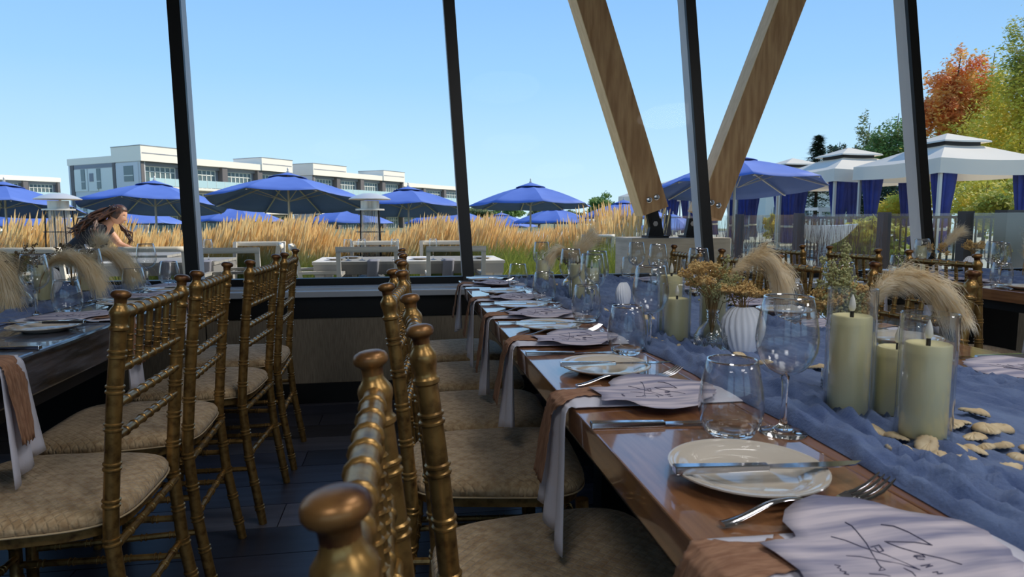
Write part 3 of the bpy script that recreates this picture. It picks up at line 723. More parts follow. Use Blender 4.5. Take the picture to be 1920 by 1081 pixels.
FAN.put((-1.42, 2.9, .7635), R(20), 'white ribbed shell vase in the middle of the dark table')
FAN.put((2.85, 3.11, .7635), R(40), 'small white shell vase with tan sprigs near the window post', scl=.8)
FAN.put((.735, 2.12, z), R(40), 'small white shell vase below the upright pampas plume', scl=.8)
Fm = 'bunch'
one('dried_flowers', 'flowers', b_spray(1, 16, .105, .068, .019, 'dried_gold', (-.1, 0), 60, .0026), (.683, 1.362, .855), 'golden dried sprigs standing in the glass bottle vase')
one('dried_sprigs', 'flowers', b_spray(2, 12, .125, .095, .016, 'dried_green', (0, .05), 90, .0020, True), (.683, 1.366, .85), 'sage-green feathery sprigs among golden flowers in the bottle vase')
one('dried_flowers', 'flowers', b_spray(3, 14, .05, .045, .018, 'dried_gold', (0, 0), 50, .0026), (.742, 1.335, .865), 'tan dried flowers spilling from the white shell vase')
one('dried_sprigs', 'flowers', b_spray(4, 15, .185, .055, .02, 'dried_green', (0, .1), 120, .0022, True), (.725, .985, .84), 'tall sage-green feathery sprigs between the wine glass and tall candle')
one('dried_flowers', 'flowers', b_spray(5, 14, .10, .055, .018, 'dried_gold', (-.1, .1), 50, .0026), (.735, .992, .845), 'brown-gold dried flowers low behind the wine glass bowl')
one('dried_leaves', 'flowers', b_spray(6, 10, .10, .07, .014, 'dried_dark', (-.3, .1), 22, .0035, True), (.668, 2.56, .845), 'dark dried leaf sprigs beside the upright pampas plume')
one('dried_flowers', 'flowers', b_spray(7, 12, .1, .07, .022, 'dried_gold', (-.3, 0), 30, .003), (2.85, 3.11, .83), 'tan dried sprigs before the window post on the second brown table')
one('dried_flowers', 'flowers', b_spray(8, 30, .075, .05, .018, 'dried_gold', (0, 0), 22, .0024), (3.0, 3.04, .87), 'tan-orange dried flowers crowning the white shell vase, second brown table')
one('dried_leaves', 'flowers', b_spray(9, 14, .14, .12, .02, 'dried_dark', (-.2, .2), 80, .0024, True), (-1.24, 2.35, .85), 'dark dried leaf sprigs behind the wine glass, dark rustic table')
one('dried_leaves', 'flowers', b_spray(10, 14, .14, .14, .02, 'dried_dark', (.2, .2), 80, .0024, True), (-1.33, 2.9, .84), 'dark dried leaf sprigs between two pampas heads, dark rustic table')
one('dried_sprigs', 'flowers', b_spray(11, 6, .16, .05, .016, 'dried_green', (.1, 0), 40, .003, True), (2.9, 2.78, .80), 'sage-green sprig above the wine glasses, second brown table')
# pampas (spine in world offsets)
one('pampas_grass', 'pampas', b_plume([(0, 0, 0), (0, 0, .06), (.004, .01, .105), (.015, .02, .135), (.04, .02, .158), (.075, .01, .163), (.105, -.01, .145), (.128, -.03, .105)], .019, 5600, 21, .7), (.742, .925, .80), 'large cream pampas plume arching over the shell-ringed candles')
one('pampas_grass', 'pampas', b_plume([(0, 0, 0), (-.03, 0, .06), (-.045, 0, .105), (-.01, 0, .148), (.03, -.01, .163), (.06, -.02, .13), (.067, -.03, .085)], .023, 3800, 22, .8), (.755, 1.345, .815), 'pale pampas plume curling above the white shell vase')
one('pampas_grass', 'pampas', b_plume([(0, 0, 0), (-.01, 0, .05), (.0, 0, .09), (.03, 0, .13), (.065, 0, .17)], .030, 3000, 23, .2), (.645, 2.42, .83), 'upright cream pampas plume before the tall grass and window')
one('pampas_grass', 'pampas', b_plume([(0, 0, 0), (-.01, 0, .05), (-.03, 0, .08), (-.065, 0, .10), (-.10, 0, .075)], .026, 2000, 27, .6), (.655, 2.45, .84), 'short drooping pampas plume beside the upright one')
one('pampas_grass', 'pampas', b_plume([(0, 0, 0), (.0, 0, .06), (.02, 0, .12), (.07, 0, .155), (.12, 0, .14), (.155, 0, .09), (.165, 0, .03)], .045, 4200, 24, .6), (-1.40, 2.28, .80), 'big grey-cream pampas head at the end of the dark table runner')
one('pampas_grass', 'pampas', b_plume([(0, 0, 0), (.01, 0, .05), (.045, 0, .105), (.10, 0, .13), (.155, 0, .105), (.195, 0, .04)], .034, 4200, 25, .8), (-1.28, 2.55, .80), 'arching grey-cream pampas above the tumbler, dark rustic table')
one('pampas_grass', 'pampas', b_plume([(0, 0, 0), (.01, 0, .05), (.045, 0, .10), (.10, 0, .125), (.155, 0, .105), (.2, 0, .04)], .036, 4000, 26, .8), (-1.28, 2.85, .80), 'arching grey-cream pampas behind the tall wine glass, dark rustic table')
one('pampas_grass', 'pampas', b_plume([(0, 0, 0), (0, 0, .05), (.0, 0, .10), (.02, 0, .15)], .034, 2600, 28, .2), (-1.27, 3.0, .82), 'upright pale pampas head before the bending woman')
one('pampas_grass', 'pampas', b_plume([(0, 0, 0), (.01, 0, .05), (.05, 0, .10), (.10, 0, .145), (.13, .0, .165)], .028, 2400, 29, .2), (2.85, 3.11, .83), 'feathery pampas plume before the wide window post')
one('pampas_grass', 'pampas', b_plume([(0, 0, 0), (0, 0, .05), (.02, 0, .12), (.06, 0, .17), (.12, 0, .18)], .040, 3000, 30, .6), (2.97, 2.72, .79), 'pampas plume beside wine glasses on the second brown table')

# ------------------------------------------------------------------ shells
def b_shell(r):
    rows = []; n_ = 32
    for j in range(8):
        t = max(.02, j / 7); rw = []
        for k in range(n_):
            a = 2 * PI * k / n_; sg_ = (1 if k % 2 else -1) * t; rib = 1 + .035 * sg_
            x = math.cos(a) * .018 * t * rib + .003 * (1 - t); y = math.sin(a) * .0135 * t * rib * (1 + .12 * math.cos(a))
            rw.append((x, y, .0014 + .0068 * (1 - t * t) ** .6 * (1 + .25 * math.cos(a)) + .0007 * sg_))
        rows.append(rw)
    m = MB().grid(rows, True); m.f.append(tuple(range(n_)))
    o_ = m.build('valve', 'shell', r, ang=60); md = o_.modifiers.new('t', 'SOLIDIFY'); md.thickness = .0012
SHL = P('seashell', 'shell', b_shell, 'tan seashells scattered on the blue runner')
shp = [(0.633, 0.778), (0.645, 0.752), (0.657, 0.713), (0.69, 0.700), (0.644, 0.680), (0.658, 0.656), (0.705, 0.690), (0.745, 0.732), (0.728, 0.700), (0.752, 0.700), (0.79, 0.758), (0.689, 0.632), (0.776, 0.682), (0.618, 0.715), (0.82, 0.766), (0.752, 0.776), (0.738, 0.656), (0.772, 0.789), (.60, 1.47), (.585, 1.50), (.60, 1.43), (.63, 1.40), (.655, 1.30), (.70, 1.27), (.61, 1.95), (.63, 2.0), (.66, 1.96), (.60, 2.06), (.70, 2.02), (.72, 1.20), (.66, 1.13), (.69, 1.08), (.80, 1.15), (.77, 1.55), (.80, 1.62), (.75, 1.70), (.71, 1.82), (.84, .83), (.80, .66), (.83, .61), (.66, 2.75), (.70, 2.8)]
def shl_lab(x, y):
    if y > 2.5: w_ = 'small seashell on the runner near the window'
    elif y > 1.85: w_ = 'small seashell on the runner below the upright pampas plume'
    elif y > 1.25: w_ = 'seashell on the runner around the middle candle cluster'
    elif y > 1.0: w_ = 'seashell on the runner between wine glass and glass bottle'
    elif y > .745: w_ = 'seashell tucked beside the base of the shell-ringed candles'
    elif x < .67: w_ = 'tan seashell before the shell-ringed candle, on the runner fold'
    elif y > .69: w_ = 'tan seashell in the dense scatter beside the shell-ringed candle'
    else: w_ = 'tan seashell at the open end of the scatter'
    return w_, w_.replace('seashell', 'seashells')
for i, (x, y) in enumerate(shp):
    rr = random.Random(i)
    SHL.put((x, y, .7665 + rr.uniform(0, .003)), 0, *shl_lab(x, y), rot=(rr.uniform(-.35, .35), rr.uniform(-.35, .35), rr.uniform(0, 6.3)), scl=rr.uniform(.8, 1.15))

# ================================================================== OUTSIDE
# glulam V brace on plinth
vb = empty('concrete_plinth', (2.52, 5.72, -.05), 0, 'low pale rectangular plinth carrying the two slanted timber beams', 'plinth')
MB().box(-.47, .50, -.02, .45, 0, .94).build('block', 'plinth', vb, False, bevel=.008)
def beam(x0, z0, x1, z1, wd, dp, label, pinx):
    a = Vector((x0, 0, z0)); b = Vector((x1, 0, z1)); c0 = (a.x, 5.85, a.z)
    t = empty('timber_beam', c0, 0, label, 'beam'); d = b - a; u = d.normalized(); nrm = Vector((u.z, 0, -u.x))
    nl = 1
    MB().bar((0, 0, 0), d, wd - .0, dp).build('timber', 'glulam', t, False, bevel=.004)
    sgn = -1
    # thin strip on the -x face, coloured paler to paint in its brighter light
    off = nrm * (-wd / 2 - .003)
    MB().bar(off, d + off, .006, dp - .004).build('lit_side_strip', 'glulam_lit_side', t, False)
    for k in (0, 1):
        c = u * .12 + nrm * (-.035 + .075 * k)
        m = MB().lathe([(.0005, 0), (.026, 0), (.026, .006), (.022, .009), (.0005, .009)], 20); m.build('washer', 'steel', t).rotation_euler = (R(90), 0, 0)
        w_ = t.children[-1] if False else None
        ob = [o_ for o_ in bpy.data.objects if o_.parent == t and o_.name.startswith('washer')][-1]
        ob.location = (c.x, -dp / 2, c.z)
    # steel knife plate and shoe
    m = MB(); pb = Vector((pinx - x0, 0, .91 - z0))
    m.bar(u * .03, pb + Vector((0, 0, .06)), .11, .05); m.box(pb.x - .10, pb.x + .10, -.09, .09, pb.z - .02, pb.z + .0)
    m.add([(pb.x - .075, -.03, pb.z), (pb.x + .075, -.03, pb.z), (pb.x + .045, -.03, pb.z + .16), (pb.x - .045, -.03, pb.z + .16), (pb.x - .075, .03, pb.z), (pb.x + .075, .03, pb.z), (pb.x + .045, .03, pb.z + .16), (pb.x - .045, .03, pb.z + .16)], [(0, 1, 2, 3), (7, 6, 5, 4), (0, 4, 5, 1), (1, 5, 6, 2), (2, 6, 7, 3), (3, 7, 4, 0)])
    m.build('steel_shoe', 'black_steel', t, False)
    bo = MB().lathe([(.0005, 0), (.026, 0), (.026, .014), (.0005, .014)], 6).build('pin_nut', 'steel', t, False); bo.rotation_euler = (R(90), 0, 0); bo.location = (pb.x - .015, -.03, pb.z + .11)
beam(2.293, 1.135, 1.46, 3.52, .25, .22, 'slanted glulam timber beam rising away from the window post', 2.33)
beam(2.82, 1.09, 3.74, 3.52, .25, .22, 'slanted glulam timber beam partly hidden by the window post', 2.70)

# patio furniture
def b_patio_chair(r):
    # faces +y, mesh back at y=0
    for s_ in (-1, 1):
        MB().bar((s_ * .235, -.05, .88), (s_ * .235, .03, .42), .035, .03, up=(0, 1, 0)).build('back_post', 'patio_white', r, False)
        MB().bar((s_ * .235, .02, .42), (s_ * .24, -.03, 0), .04, .035).build('rear_leg', 'patio_white', r, False)
        MB().bar((s_ * .235, .46, .64), (s_ * .24, .47, 0), .04, .035).build('front_leg', 'patio_white', r, False)
        MB().box(s_ * .235 - .02, s_ * .235 + .02, -.02, .49, .63, .655).build('armrest', 'patio_white', r, False)
        MB().box(s_ * .235 - .015, s_ * .235 + .015, .0, .47, .40, .43).build('side_rail', 'patio_white', r, False)
    rows = []
    for k in range(9):
        u = k / 8 * 2 - 1; rows.append([(u * .25, -.052 - .02 * (1 - u * u), .84 - .012 * (1 - u * u) * 0), (u * .25, -.052 - .02 * (1 - u * u), .885)])
    o_ = MB().grid(rows).build('top_rail', 'patio_white', r); md = o_.modifiers.new('t', 'SOLIDIFY'); md.thickness = .025
    rows = [[(x * .215, lerp(-.055, .02, j / 6) - .015 * (1 - x * x), lerp(.84, .44, j / 6)) for x in (-1, -.5, 0, .5, 1)] for j in range(7)]
    MB().grid(rows).build('mesh_back', 'mesh_sheer', r)
    MB().box(-.22, .22, .02, .46, .41, .425).build('seat_mesh', 'mesh_dark', r, False)
PCH = P('patio_chair', 'chair', b_patio_chair, 'white patio chairs on the terrace')
GZ = -.05
for x, y, a, lb in ((-.30, 5.6, 0, 'white patio chair with grey mesh back, between the first two window posts'), (-1.41, 5.6, 3, 'white patio chair with grey mesh back beside the first window post'), (.44, 5.6, 0, 'white patio chair with grey mesh back behind the second window post'),
    (-2.06, 5.9, 2, 'white patio chair beneath the bending woman\'s hand'), (-.30, 6.98, 180, 'white patio chair across the white table from the mesh-backed one'), (.42, 6.98, 180, 'white patio chair on the grass side, behind the second window post'), (-1.45, 6.95, 180, 'white patio chair on the grass side near the first window post'),
    (-.93, 6.15, -80, 'white patio armchair at the head of the table, side on'), (-1.20, 6.35, 100, 'white patio chair seen obliquely, leaning back'), (-3.0, 5.9, 0, 'white patio chair outside, beyond the pampas heads'), (2.9, 9.6, 0, 'white chair by the glass fence')):
    PCH.put((x, y, GZ), R(a), lb)
def b_ptable(L, W):
    def f_(r):
        for k in range(5):
            MB().box(-L / 2, L / 2, -W / 2 + W * k / 5 + .003, -W / 2 + W * (k + 1) / 5 - .003, .71, .735).build('slat', 'patio_white', r, False)
        MB().box(-L / 2 + .01, L / 2 - .01, -W / 2 + .01, W / 2 - .01, .62, .71).build('apron', 'patio_table', r, False)
        for sx_ in (-1, 1):
            for sy_ in (-1, 1): MB().box(sx_ * (L / 2 - .06) - .04, sx_ * (L / 2 - .06) + .04, sy_ * (W / 2 - .06) - .04, sy_ * (W / 2 - .06) + .04, 0, .62).build('leg', 'patio_white', r, False)
    return f_
one('patio_table', 'table', b_ptable(1.72, .8), (.06, 6.35, GZ), 'long white patio table outside, laid with plates and glasses')
one('patio_table', 'table', b_ptable(1.0, .8), (-2.15, 6.5, GZ), 'white patio table outside beside the first window post')
one('patio_table', 'table', b_ptable(1.3, .8), (-3.1, 7.75, GZ), 'white patio table that the bending woman is laying')
def b_pnap(r):
    rows = [[(x + .01 * math.sin(j), yy, zz) for x in (-.05, -.02, .02, .05)] for j, (yy, zz) in enumerate(((.2, .006), (.1, .009), (.01, .012), (-.012, .0), (-.014, -.1), (-.014, -.24)))]
    o_ = MB().grid(rows).build('cloth', 'napkin', r); md = o_.modifiers.new('t', 'SOLIDIFY'); md.thickness = .003
PNP = P('patio_napkin', 'napkin', b_pnap, 'white napkins on the patio tables')
for x, y, lb in ((-.27, 5.95, 'white napkin hanging behind the mesh chair between the window posts'), (.40, 5.95, 'white napkin hanging beside the second window post'), (-2.05, 6.1, 'white napkin beneath the woman\'s reaching hand'), (-1.72, 6.1, 'white napkin hanging beside the first window post')):
    PNP.put((x, y, GZ + .737), 0, lb)
for x, y, lb in ((-.62, 6.25, 'side plate at the head of the white patio table'), (-.5, 6.5, 'side plate near the two patio glasses'), (.15, 6.2, 'side plate in the middle of the patio table'), (.75, 6.25, 'side plate at the beam end of the patio table')):
    PLT.put((x, y, GZ + .736), 0, lb, 'plates on the patio table')
for x, y, lb in ((-.50, 6.1, 'wine glass outside, seen above the mesh chair'), (-.38, 6.15, 'second wine glass outside above the mesh chair'), (-.08, 6.15, 'wine glass outside at the mesh chair corner'), (.27, 6.12, 'wine glass outside by the second mesh chair'), (-1.75, 6.3, 'wine glass outside by the first window post')):
    WIN.put((x, y, GZ + .736), 0, lb, 'wine glasses on the patio tables')

# patio heaters
def b_heater(r):
    MB().lathe([(.0005, 0), (.23, 0), (.23, .75), (.2, .78), (.0005, .78)], 28).build('base', 'heater_steel', r)
    for k in range(4):
        a = PI / 4 + k * PI / 2
        MB().tube([(.24 * math.cos(a), .24 * math.sin(a), .78), (.205 * math.cos(a), .205 * math.sin(a), 1.86)], .012, 6).build('post', 'black_steel', r)
    MB().tube([(0, 0, .78), (0, 0, 1.88)], .14, 24, False).build('glass_tube', 'clear_glass', r)
    m = MB()
    for k in range(26):
        a = 2 * PI * k / 26; m.tube([(.155 * math.cos(a), .155 * math.sin(a), .8), (.15 * math.cos(a), .15 * math.sin(a), 1.86)], .0035, 4, False)
    m.build('wire_guard', 'pole_silver', r)
    for zz in (1.1, 1.5): MB().tube([(.24 * math.cos(t), .24 * math.sin(t), zz) for t in [2 * PI * q / 24 for q in range(25)]], .005, 4, False).build('ring', 'black_steel', r)
    MB().lathe([(.0005, 1.86), (.24, 1.86), (.24, 1.885), (.155, 1.89), (.155, 2.02), (.0005, 2.02)], 28).build('burner', 'heater_steel', r, ang=30)
    MB().lathe([(.345, 2.04), (.35, 2.05), (.25, 2.10), (.12, 2.14), (.0005, 2.15), (.0005, 2.13), (.12, 2.12), (.24, 2.085)], 36).build('reflector_hood', 'heater_steel', r, ang=30)
HT = P('patio_heater', 'heater', b_heater, 'patio heaters')
HT.put((-5.73, 12.2, -.65), 0, 'steel patio heater beside the bending woman')
HT.put((-.55, 11.34, -.65), 0, 'steel patio heater between the first and second window posts')

# umbrellas
def b_umbrella(Rr, h, zr):
    def f_(r):
        # canopy: 8 panels, rim at zr, apex at zr+h
        rows = []
        for j in range(7):
            t = lerp(.16, 1, j / 6); rw = []
            for k in range(32):
                a = 2 * PI * k / 32 + PI / 8; kk = (k % 4) / 4; sec = math.cos(PI / 8) / math.cos((kk - .5) * PI / 4) if True else 1
                rr = Rr * t * sec; dip = -.05 * math.sin(kk * PI) * t * (1 - .3 * t)
                rw.append((math.cos(a) * rr, math.sin(a) * rr, zr + h * (1 - t) ** 1.0 + .10 * h * math.sin(t * PI) + dip))
            rows.append(rw)
        c = MB().grid(rows, True).build('canopy', 'canvas_blue', r, ang=12)
        md = c.modifiers.new('t', 'SOLIDIFY'); md.thickness = .006
        rows = []
        for j in range(4):
            t = lerp(.01, .24, j / 3); rows.append([(math.cos(2 * PI * k / 16 + PI / 8) * Rr * t, math.sin(2 * PI * k / 16 + PI / 8) * Rr * t, zr + h * (1 - t) + .07) for k in range(16)])
        v = MB().grid(rows, True).build('vent_cap', 'canvas_blue', r, ang=12); md = v.modifiers.new('t', 'SOLIDIFY'); md.thickness = .006
        MB().tube([(0, 0, 0), (0, 0, zr + h + .08)], .026, 10).build('pole', 'pole_silver', r)
        MB().lathe([(.03, 0), (.035, .03), (.012, .05), (.02, .09), (.002, .13)], 10, (0, 0, zr + h + .06)).build('finial', 'pole_silver', r)
        for k in range(8):
            a = 2 * PI * k / 8 + PI / 8; c_, s_ = math.cos(a), math.sin(a)
            rb = MB().bar((c_ * .05, s_ * .05, zr + h - .05), (c_ * Rr * .985, s_ * Rr * .985, zr - .02), .02, .03, up=(-s_, c_, 0)).build('rib', 'pole_silver', r, False)
            MB().bar((c_ * .05, s_ * .05, zr + h * .12 - .05), (c_ * Rr * .52, s_ * Rr * .52, zr + h * .5 - .02), .014, .014, up=(-s_, c_, 0)).build('strut', 'pole_silver', rb, False)
    return f_
TILT = []
UM = P('parasol', 'parasol', b_umbrella(1.72, .58, 2.02), 'blue parasols beyond the tall grass')
ub = -.72
for ii, (x, y, zb, a, s_, lb) in enumerate(((-2.68, 16.34, ub, 5, 1.08, 'large blue parasol in the middle of the second window'), (-6.9, 20.0, -.92, 20, 1.15, 'blue parasol behind the first window post, above the woman'), (-9.32, 17.4, ub, 10, 1.0, 'blue parasol cut by the picture edge beside the patio heater'),
    (.165, 20.4, -.93, -12, 1.12, 'blue parasol behind the second window post'), (3.48, 17.88, ub + .12, 22, 1.0, 'blue parasol standing alone against the sky in the third window'), (6.71, 12.6, -.42, 4, 1.04, 'blue parasol behind the crossing timber beams'),
    (-5.95, 25.5, -1.05, 0, 1, 'low blue parasol seen beneath the large middle parasol'), (-2.04, 24.84, -1.1, 12, 1, 'low blue parasol behind the patio heater'), (-9.05, 23.97, -1.1, 30, 1, 'low blue parasol behind the bending woman'), (-12.3, 24.5, -1.2, 8, 1, 'low blue parasol left of the bending woman'),
    (1.7, 25.25, -1.1, 8, 1, 'low blue parasol behind the second window post, farther row'), (5.95, 25.57, -1.1, 18, 1, 'low blue parasol beneath the lone parasol, beam side'), (8.0, 23.2, -.9, 4, 1, 'blue parasol just before the slanted beam'), (8.98, 21.0, -.9, 20, .8, 'blue parasol glimpsed beneath the slanted beam'), (4.45, 29.9, -1.3, 0, 1, 'low blue parasol right under the lone parasol'))):
    um_ = UM.put((x, y, zb), R(a), lb.replace(' left of ', ' beside ').replace(' right under', ' under'), scl=s_)
    # crank-tilted canopy: everything but the pole leans back about the pole head
    tl = R((-8, -7, -7, -6, -3, -6)[ii] if ii < 6 else -1.5); T = Matrix.Translation((0, 0, 2.55)) @ Matrix.Rotation(-R(a), 4, 'Z') @ Matrix.Rotation(tl, 4, 'X') @ Matrix.Rotation(R(a), 4, 'Z') @ Matrix.Translation((0, 0, -2.55))
    TILT.append((um_, T))

for um_, T in TILT:
    for ch in um_.children:
        if not ch.name.startswith('pole'): ch.matrix_local = T @ ch.matrix_local

# cabanas
def b_cabana(r):
    S_ = 3.5; E = 2.72; hv = .42
    def ring(h_, z_): return [(S_ / 2 - h_, S_ / 2 - h_), (S_ / 2 + h_, S_ / 2 - h_), (S_ / 2 + h_, S_ / 2 + h_), (S_ / 2 - h_, S_ / 2 + h_)], z_
    def sweep(hz, sag=0):
        rows = []
        for h_, z_ in hz:
            rw = []
            for k in range(32):
                side, q = divmod(k, 8); q /= 8; cs_ = [(-1, -1), (1, -1), (1, 1), (-1, 1), (-1, -1)]
                x = lerp(cs_[side][0], cs_[side + 1][0], q) * h_ + S_ / 2; y = lerp(cs_[side][1], cs_[side + 1][1], q) * h_ + S_ / 2
                rw.append((x, y, z_ - sag * math.sin(q * PI) * (h_ / S_)))
            rows.append(rw)
        return MB().grid(rows, True)
    o_ = sweep([(.62, 3.24), (1.0, 3.08), (1.4, 2.91), (1.78, 2.76)], .10).build('roof', 'canvas_cream', r, ang=25)
    o_ = sweep([(1.78, 2.76), (1.79, 2.76 - hv)], .10).build('valance', 'canvas_cream', r, ang=25)
    o_ = sweep([(.02, 3.66), (.4, 3.52), (.78, 3.38), (.80, 3.33)], .05).build('top_roof', 'canvas_cream', r, ang=25)
    sweep([(.6, 3.2), (.6, 3.40)]).build('vent_frame', 'black_steel', r, False)
    for i, (cx, cy_) in enumerate(((0, 0), (1, 0), (1, 1), (0, 1))):
        px, py = .12 + cx * (S_ - .24), .12 + cy_ * (S_ - .24)
        MB().box(px - .04, px + .04, py - .04, py + .04, 0, 2.75).build('post', 'pole_silver', r, False)
        rows = []
        for j in range(12):
            t = j / 11; z_ = lerp(2.72, .15, t); wd_ = lerp(.30, .15, math.sin(min(1, t / .75) * PI / 2) ** 2) if t < .75 else lerp(.15, .24, (t - .75) / .25)
            rows.append([(px + (.28 if cx == 0 else -.28) + wd_ * math.cos(a) * (1 + .18 * math.cos(a * 9)), py + (.22 if cy_ == 0 else -.22) + wd_ * .8 * math.sin(a) * (1 + .18 * math.cos(a * 9)), z_) for a in [2 * PI * q / 36 for q in range(36)]])
        cu = MB().grid(rows, True).build('curtain', 'curtain_blue', r, ang=60)
        MB().tube([(px + .28 * (1 - 2 * cx) + .16 * math.cos(a), py + .22 * (1 - 2 * cy_) + .13 * math.sin(a), .78) for a in [2 * PI * q / 16 for q in range(17)]], .05, 6, False).build('tie_band', 'canvas_cream', cu)
CB = P('cabana', 'cabana', b_cabana, 'cream cabanas with blue curtains')
for i, (x, y) in enumerate(((14.65, 16.1), (14.35, 20.2), (14.75, 24.3), (14.9, 28.6), (15.2, 33.5), (15.6, 38.5), (16.0, 44))):
    CB.put((x, y, 0 if i else 0), R(0), 'cream double-roofed cabana with blue curtains, %s in the row counted from the autumn trees' % N6[i])

# glass fence beside the terrace
gf = empty('glass_fence', (6.0, 5.0, GZ), 0, 'frameless glass fence with brown posts before the cabanas', 'fence')
fy = [5.6, 6.35, 7.4, 8.9, 10.8, 12.9, 15.2]; fx = [6.3, 6.14, 5.98, 5.78, 5.87, 5.4, 4.6]
for i in range(len(fy)):
    MB().box(-.055, .055, -.055, .055, 0, 1.2).build('post', 'fence_post' if i > 1 else 'fence_dark', gf, False, loc=(fx[i] - 6, fy[i] - 5, 0))
    if i:
        a = (fx[i - 1] - 6, fy[i - 1] - 5); b = (fx[i] - 6, fy[i] - 5)
        MB().add([(*a, .08), (*b, .08), (*b, 1.18), (*a, 1.18)], [(0, 1, 2, 3)]).build('pane', 'fence_glass', gf, False)
o = MB().box(6.0, 7.4, 4.6, 4.75, -.05, 1.16).build('dark_screen', 'fence_dark', None, False); tag(o, 'dark solid screen panel outside at the end of the glass fence', 'screen'); o.location = (.3, 1.4, 0)
# dark slatted railing seen through the glass
rl = empty('metal_railing', (9.6, 11, GZ), 0, 'black metal railing with thin bars below the yellow shrubs', 'railing')
MB().bar((0, -3, 1.15), (0, 4, 1.15), .05, .05, up=(0, 0, 1)).build('top_bar', 'black_steel', rl, False)
MB().bar((0, -3, .2), (0, 4, .2), .04, .04, up=(0, 0, 1)).build('bottom_bar', 'black_steel', rl, False)
bar0 = MB().box(-.012, .012, -.012, .012, .2, 1.15).build('bar', 'black_steel', rl, False, loc=(0, -3, 0))
for k in range(1, 50): inst(bar0, 'bar', rl, (0, -3 + k * .1425, 0))
# white curved tub beyond the glass
tb_ = empty('pedestal_tub', (7.6, 10.9, -.05), R(-20), 'white boat-shaped tub beyond the glass fence', 'tub')
rows = []
for j in range(9):
    t = j / 8; rows.append([(math.cos(a) * lerp(.12, .56, t ** .6), math.sin(a) * lerp(.1, .3, t ** .6), lerp(.66, 1.0, t) + .03 * math.cos(a) ** 2 * t) for a in [2 * PI * q / 40 for q in range(40)]])
rows += [[(x * .93, y_ * .93, z_ - .02) for x, y_, z_ in rows[-1]]]
m = MB().grid(rows, True); m.f.append(tuple(range(9 * 40, 10 * 40)))
m.build('basin', 'white_ceramic', tb_, ang=50)
MB().lathe([(.2, 0), (.2, .04), (.09, .1), (.1, .66)], 20).build('pedestal', 'white_ceramic', tb_)

# tall feather grass
def stalks(n, xr, yr, zb, ht, lean, plume_l, seed, label, name, m1, m2, plume=True, thick=1):
    rnd = random.Random(seed); g = empty(name, kind='stuff'); tag(g, label, 'grass'); a = MB(); b = MB()
    for _ in range(n):
        x = rnd.uniform(*xr); y = rnd.uniform(*yr); h = rnd.uniform(*ht) * (1 + .10 * math.sin(x * 1.7) + .05 * math.sin(x * 5.1)); lx = rnd.gauss(lean, .12); ly = rnd.gauss(0, .08)
        p0 = Vector((x, y, zb)); tip = Vector((x + lx * h * .6, y + ly, zb + h)); mid = Vector((x + lx * h * .18, y + ly * .4, zb + h * .55))
        w_ = .004 * thick; a.add([p0 + Vector((-w_, 0, 0)), p0 + Vector((w_, 0, 0)), mid + Vector((w_, 0, 0)), mid + Vector((-w_, 0, 0)), tip + Vector((w_ * .6, 0, 0)), tip + Vector((-w_ * .6, 0, 0))], [(0, 1, 2, 3), (3, 2, 4, 5)])
        if plume:
            d = (tip - mid).normalized(); L = plume_l * rnd.uniform(.7, 1.2); c = tip + d * L * .3
            r_ = rnd.uniform(.009, .016); pts = [c - d * L * .7, c - d * L * .45, c - d * L * .1, c + d * L * .2, c + d * L * .42]
            b.tube(pts, [.002, r_ * .9, r_, r_ * .7, .001], 4, False)
    st = a.build('stalks', m1, g, False); st['kind'] = 'stuff'
    if plume: pl = b.build('seed_heads', m2, g, False); pl['kind'] = 'stuff'
def blades(n, xr, yr, zb, ht, seed, name, label, m, wid=.007):
    rnd = random.Random(seed); a = MB()
    for _ in range(n):
        x = rnd.uniform(*xr); y = rnd.uniform(*yr); h = rnd.uniform(*ht); dx = rnd.gauss(.05, .3) * h; dy = rnd.gauss(0, .2) * h
        w_ = wid
        a.add([(x - w_, y, zb), (x + w_, y, zb), (x + w_ + dx * .4, y + dy * .4, zb + h * .6), (x - w_ + dx * .4, y + dy * .4, zb + h * .6), (x + dx, y + dy, zb + h * rnd.uniform(.8, 1))], [(0, 1, 2, 3), (3, 2, 4)])
    o_ = a.build(name, m, None, False); tag(o_, label, 'grass', None, 'stuff')
stalks(5200, (-10.5, 3.2), (12.5, 14.6), -.68, (1.1, 1.5), .30, .34, 1, 'tall straw-coloured feather grass in a band across the terrace edge', 'feather_grass', 'stalk', 'straw')
stalks(420, (3.1, 4.7), (11.4, 13.6), -.68, (1.3, 1.75), .02, .30, 2, 'taller thin feather grass before the slanted beam', 'feather_grass', 'stalk', 'straw')
blades(9000, (-10.5, 4.7), (11.9, 14.3), -.68, (.7, 1.2), 3, 'green_grass', 'green and gold grass blades at the foot of the feather grass', 'grass_green')
blades(3000, (-10.5, 4.7), (12.3, 14.4), -.68, (.9, 1.4), 5, 'gold_grass', 'golden thin blades among the feather grass', 'stalk', .004)
blades(2600, (.9, 3.4), (7.6, 9.8), -.1, (.45, 1.0), 6, 'green_grass', 'green grass tuft beside the pale plinth', 'grass_green', .005)
stalks(330, (3.9, 5.6), (8.1, 10.9), -.05, (.6, 1.15), .0, .1, 8, 'bare reddish-brown twiggy grass before the glass fence', 'twiggy_grass', 'twig', 'twig', False, .6)
stalks(420, (4.9, 5.65), (6.3, 8.0), -.05, (.6, 1.1), .0, .1, 9, 'dark bare twiggy grass at the brown fence posts', 'twiggy_grass', 'twig', 'twig', False, .5)

one('red_flowers', 'flowers', b_spray(40, 9, 1.05, .22, .10, 'poppy_red', (0, 0), 22, .03), (-5.05, 11.7, -.65), 'small red flowers in the grass behind the bending woman')
